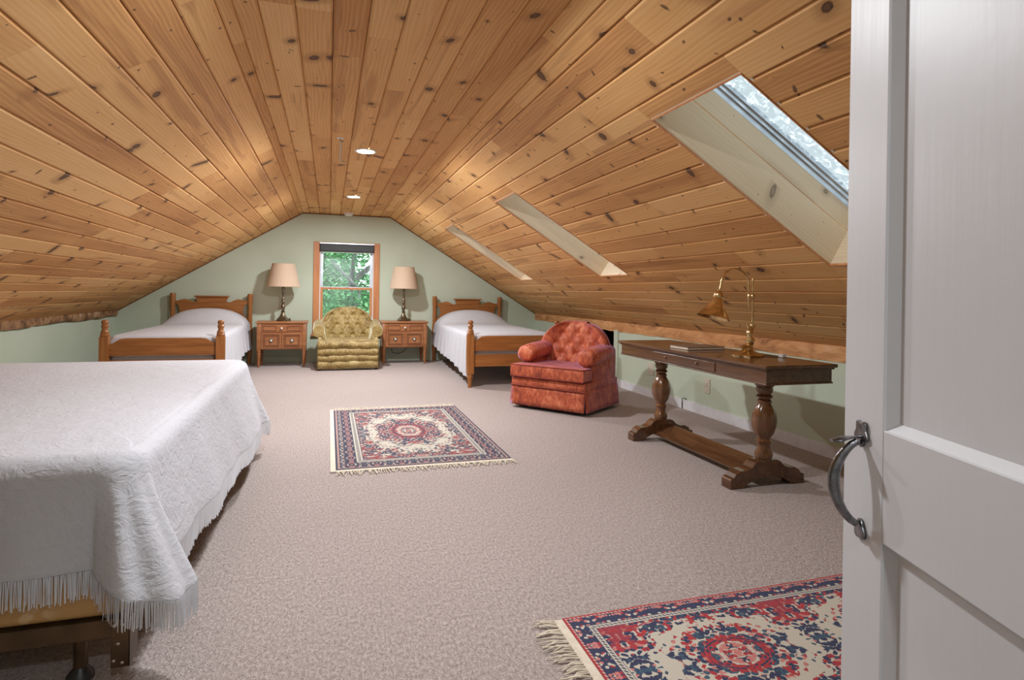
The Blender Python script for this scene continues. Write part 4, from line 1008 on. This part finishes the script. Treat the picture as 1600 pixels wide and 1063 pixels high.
b = MB(); xw = wall_r(y) - 0.015; b.tube([(xw - 0.004, y, 0.0), (xw - 0.006, y, 0.05), (xw - 0.006, y, 0.095), (xw - 0.004, y - 0.03, 0.105), (xw + 0.006, y - 0.05, 0.10)], 0.004, 8)
tag(b.build('wall_cable', MT['rubber'], smooth=60), 'short black cable rising over the white baseboard under the desk', 'cable')

# ------------------------------------------------------------------ rugs
def rug_mat(name, a, b_, pitch=0.0, bs=1.0, dens=1.0, soft=False):
    """a, b_ half sizes in local x, y; pitch repeats the medallion along x"""
    t = NT(name); c = t.coord(); sp = t.n('SeparateXYZ', {0: c}); x, y = sp.outputs[0], sp.outputs[1]
    ax_, ay_ = t.math('ABSOLUTE', x), t.math('ABSOLUTE', y)
    dx, dy = t.math('SUBTRACT', a, ax_), t.math('SUBTRACT', b_, ay_); d = t.math('MINIMUM', dx, dy)
    if pitch:
        xm = t.math('ABSOLUTE', t.math('SUBTRACT', t.math('FLOORED_MODULO', t.math('ADD', x, pitch / 2), pitch), pitch / 2)); ym = ay_; hx, hy = pitch / 2, b_ - 0.085 * bs
    else: xm, ym = ax_, ay_; hx, hy = a - 0.17 * bs, b_ - 0.17 * bs
    ivory, navy, red, rose, teal = (0.50, 0.455, 0.375), (0.022, 0.028, 0.075), (0.36, 0.022, 0.03), (0.50, 0.17, 0.15), (0.03, 0.075, 0.12)
    if soft: ivory, navy, red, rose, teal = (0.46, 0.425, 0.355), (0.025, 0.030, 0.062), (0.25, 0.035, 0.04), (0.34, 0.17, 0.155), (0.04, 0.065, 0.10)
    mv = t.n('CombineXYZ', {0: xm, 1: ym, 2: 0.0}).outputs[0]
    wv = t.vm('ADD', mv, t.vm('MULTIPLY', t.n('TexNoise', {'Vector': mv, 'Scale': 38.0, 'Detail': 1.0}).outputs['Color'], (0.016, 0.016, 0)))
    def vor(vec, sc):
        vo = t.n('TexVoronoi', {'Vector': vec, 'Scale': sc}, voronoi_dimensions='2D'); s_ = t.n('SeparateColor', {0: vo.outputs['Color']}); return vo.outputs['Distance'], s_.outputs[0], s_.outputs[1]
    # field density: medallion in the middle, spandrels at corners and edges
    e = t.math('SQRT', t.math('ADD', t.math('POWER', t.math('DIVIDE', xm, hx * 0.52), 2.0), t.math('POWER', t.math('DIVIDE', ym, hy * 0.56), 2.0)))
    ang = t.math('ARCTAN2', t.math('DIVIDE', ym, hy), t.math('DIVIDE', xm, hx))
    e = t.math('ADD', e, t.math('MULTIPLY', t.math('COSINE', t.math('MULTIPLY', ang, 8.0)), 0.10))
    ox_, oy_ = t.math('SUBTRACT', hx, xm), t.math('SUBTRACT', hy, ym)
    co = t.math('ADD', t.math('POWER', t.math('DIVIDE', xm, hx), 2.2), t.math('POWER', t.math('DIVIDE', ym, hy), 2.2))
    co = t.math('ADD', co, t.math('MULTIPLY', t.math('COSINE', t.math('MULTIPLY', ang, 12.0)), 0.10))
    dens_m = t.math('SUBTRACT', 1.0, t.sstep(e, 0.90, 1.45)); dens_c = t.sstep(co, 0.40, 0.85) if not pitch else t.sstep(co, 0.45, 0.92)
    den = t.math('MULTIPLY', t.math('MAXIMUM', dens_m, dens_c), 1.0 * dens)
    vd, vc, vg = vor(wv, 62.0 / bs); vd2, vc2, vg2 = vor(wv, 26.0 / bs)
    colr = t.ramp(t.math('ADD', t.math('MULTIPLY', vg2, 0.62), t.math('MULTIPLY', vg, 0.38)), [(0.0, navy), (0.34, teal), (0.42, red), (0.52, rose), (0.57, navy), (0.70, red), (0.80, ivory)], 'CONSTANT')
    pres = t.math('MULTIPLY', t.math('LESS_THAN', vc, den), t.math('LESS_THAN', vd, 0.62))
    field = t.mix(pres, ivory, colr)
    # medallion core rings
    e0 = t.math('SQRT', t.math('ADD', t.math('POWER', t.math('DIVIDE', xm, hx * 0.52), 2.0), t.math('POWER', t.math('DIVIDE', ym, hy * 0.56), 2.0)))
    e0 = t.math('ADD', e0, t.math('MULTIPLY', t.math('SUBTRACT', vg, 0.5), 0.13))
    ring = t.ramp(e0, [(0.0, rose), (0.10, ivory), (0.17, navy), (0.22, rose), (0.34, ivory), (0.42, red), (0.52, navy), (0.57, red), (0.68, ivory)], 'CONSTANT')
    rp = t.math('MULTIPLY', t.math('LESS_THAN', e0, 0.66), t.math('GREATER_THAN', t.math('ADD', vd2, t.math('MULTIPLY', vg, 0.5)), 0.42))
    field = t.mix(rp, field, ring)
    # red clusters hugging the inner border
    clus = t.math('MULTIPLY', t.sstep(t.math('ADD', co, t.math('MULTIPLY', vg2, 0.25)), 1.18, 1.32), t.math('LESS_THAN', vg2, 0.62 if pitch else 0.4))
    field = t.mix(t.math('MULTIPLY', clus, 0.75), field, red)
    # border: motifs on navy
    bv = t.n('CombineXYZ', {0: t.math('MULTIPLY', t.math('PINGPONG', ax_, 0.075 * bs), 1.0), 1: t.math('MULTIPLY', t.math('PINGPONG', ay_, 0.075 * bs), 1.0), 2: 0.0}).outputs[0]
    bvd, bvc, bvg = vor(t.vm('ADD', bv, t.vm('MULTIPLY', t.n('TexNoise', {'Vector': mv, 'Scale': 30.0}).outputs['Color'], (0.012, 0.012, 0))), 88.0 / bs)
    bcol = t.ramp(bvc, [(0.0, ivory), (0.24, navy), (0.56, rose), (0.68, red), (0.78, navy)], 'CONSTANT')
    bcol = t.mix(t.math('LESS_THAN', bvd, 0.58), navy, bcol)
    dots = t.math('GREATER_THAN', t.math('SINE', t.math('MULTIPLY', t.math('ADD', x, y), 420.0 / bs)), 0.1)
    dotc = t.mix(dots, navy, ivory); dotr = t.mix(dots, red, ivory)
    k = bs * (0.5 if pitch else 1.0)
    def step(base, thr, colr_): return t.mix(t.math('LESS_THAN', d, thr * k), base, colr_)
    col = step(field, 0.170, navy); col = step(col, 0.166, ivory); col = step(col, 0.156, dotc); col = step(col, 0.138, ivory); col = step(col, 0.128, navy)
    col = step(col, 0.122, bcol); col = step(col, 0.030, navy); col = step(col, 0.025, dotr); col = step(col, 0.012, red if pitch else navy)
    col = t.mix(t.noise(c, 700, 2), tuple([0.30] * 3), col) if False else col
    t.bump(t.noise(c, 500, 2), 0.4, 0.004)
    return t.fin(col, 0.95, Sheen_Weight=0.1)
MT['wool'] = plain('cream_wool', (0.62, 0.55, 0.44), 0.9, var=0.05, scale=60)
def rug(name, cx_, cy_, a, b_, rz, mat, label, edge_cream, seed, wavy=0.004):
    o = empty(name, (cx_, cy_, 0), rz); tag(o, label, 'rug')
    rg = random.Random(seed); NX, NY = 60, 40
    def hz(x, y): return 0.009 + wavy * 0.5 * (1 + math.sin(x * 9 + seed)) * max(0, (abs(y) / b_ - 0.6)) * (0.6 + 0.4 * math.sin(x * 23))
    b = MB(); rows = [[(lerp(-a, a, i / NX), lerp(-b_, b_, j / NY), hz(lerp(-a, a, i / NX), lerp(-b_, b_, j / NY))) for i in range(NX + 1)] for j in range(NY + 1)]
    b.grid(rows, flip=False); p = b.build('pile', mat, o); md = p.modifiers.new('t', 'SOLIDIFY'); md.thickness = 0.008; md.offset = -1
    # woven ends beyond the pile at +-x
    for s_ in (-1, 1):
        b = MB(); b.box(min(s_ * a, s_ * (a + 0.03)), max(s_ * a, s_ * (a + 0.03)), -b_, b_, 0.001, 0.007, 0.001); b.build('woven_end', MT['wool'], o)
        b = MB(); n = int(2 * b_ / 0.009)
        for k in range(n):
            y = lerp(-b_, b_, (k + rg.random()) / n); L = rg.uniform(0.055, 0.095); dv = rg.uniform(-0.03, 0.03); x0 = s_ * (a + 0.028)
            pts = [(x0, y, 0.006), (x0 + s_ * L * 0.5, y + dv * 0.3, 0.012), (x0 + s_ * L, y + dv, 0.005)]
            b.tube(pts, [0.0024, 0.003, 0.0016], 5)
        f_ = b.build('fringe', MT['wool'], o); f_['kind'] = 'stuff'
    if edge_cream:
        b = MB(); b.box(-a - 0.03, a + 0.03, edge_cream * b_ if edge_cream > 0 else -b_ - 0.032, b_ + 0.032 if edge_cream > 0 else -b_, 0.001, 0.010, 0.002); b.build('binding', MT['wool'], o)
    return o
# far rug: local x along world Y
rug('oriental_rug', 0.600, 4.60, 0.915, 0.545, PI / 2, rug_mat('oriental_rug_pile', 0.915, 0.545, 0.0, 1.0, 1.0, True), 'ivory and navy oriental rug in the middle of the carpet', 1, 3)
rug('runner_rug', 1.19 + 0.62, 1.505, 1.06, 0.315, 0.0, rug_mat('runner_rug_pile', 1.06, 0.315, 0.62, 1.0), 'red and navy fringed runner rug beside the open white door', 0, 8, 0.008)

# ------------------------------------------------------------------ outside the gable window
b = MB(); b.box(-14, 14, YF + 1.5, 40, -3.3, -3.2); tag(b.build('ground', MT['grass']), kind='structure')
def tree(x, y, z0, h, r, n, label, seed, tr, ls=1.0, zlo=0.35, zhi=1.15):
    rg = random.Random(seed); o = empty('tree', (x, y, z0)); tag(o, label, 'tree', 'trees outside the window')
    b = MB(); pts = [(0.12 * math.sin(k * 0.9 + seed), 0.1 * math.cos(k * 0.7), h * k / 10) for k in range(11)]
    b.tube(pts, [tr * (1 - 0.07 * k) for k in range(11)], 12)
    for k in range(9):
        a = rg.uniform(0, 2 * PI); z = h * rg.uniform(0.45, 0.9); l = r * rg.uniform(0.4, 0.9)
        b.tube([(0, 0, z), (l * 0.5 * math.cos(a), l * 0.5 * math.sin(a), z + l * 0.35), (l * math.cos(a), l * math.sin(a), z + l * 0.6)], [tr * 0.28, tr * 0.16, tr * 0.05], 8)
    b.build('trunk', MT['trunk'], o, smooth=60)
    b = MB()
    cl = [(Vector((rg.uniform(-1, 1) * r, rg.uniform(-1, 1) * r * 0.7, h * rg.uniform(zlo, zhi))), r * rg.uniform(0.26, 0.5)) for _ in range(30)]
    for _ in range(n):
        c_, rr = rg.choice(cl); d = Vector((rg.gauss(0, 1), rg.gauss(0, 1), rg.gauss(0, 0.8))).normalized() * rr * rg.random() ** 0.4
        p = c_ + d; u = Vector((rg.uniform(-1, 1), rg.uniform(-1, 1), rg.uniform(-0.8, 0.3))).normalized(); v = u.cross(Vector((rg.uniform(-1, 1), rg.uniform(-1, 1), 1))).normalized()
        L = rg.uniform(0.05, 0.11) * ls; b.quad(p, p + u * L * 0.5 + v * L * 0.28, p + u * L, p + u * L * 0.5 - v * L * 0.28)
    f_ = b.build('foliage', MT['leaf'], o, recalc=False); f_['kind'] = 'stuff'
tree(0.60, 14.2, -3.2, 5.6, 1.7, 17000, 'grey trunked leafy tree straight outside the window', 4, 0.15, 1.25, 0.45, 1.05)
tree(-4.2, 18.0, -3.2, 5.5, 2.2, 7000, 'leafy tree outside, off to the left of the grey trunked tree', 9, 0.16)
tree(5.4, 18.0, -3.2, 6.0, 2.3, 7000, 'leafy tree outside, off to the right of the grey trunked tree', 14, 0.18)
tree(0.6, 23.5, -3.2, 4.9, 3.0, 16000, 'low leafy tree farthest back outside the window', 19, 0.2, 2.6, 0.4, 1.5)
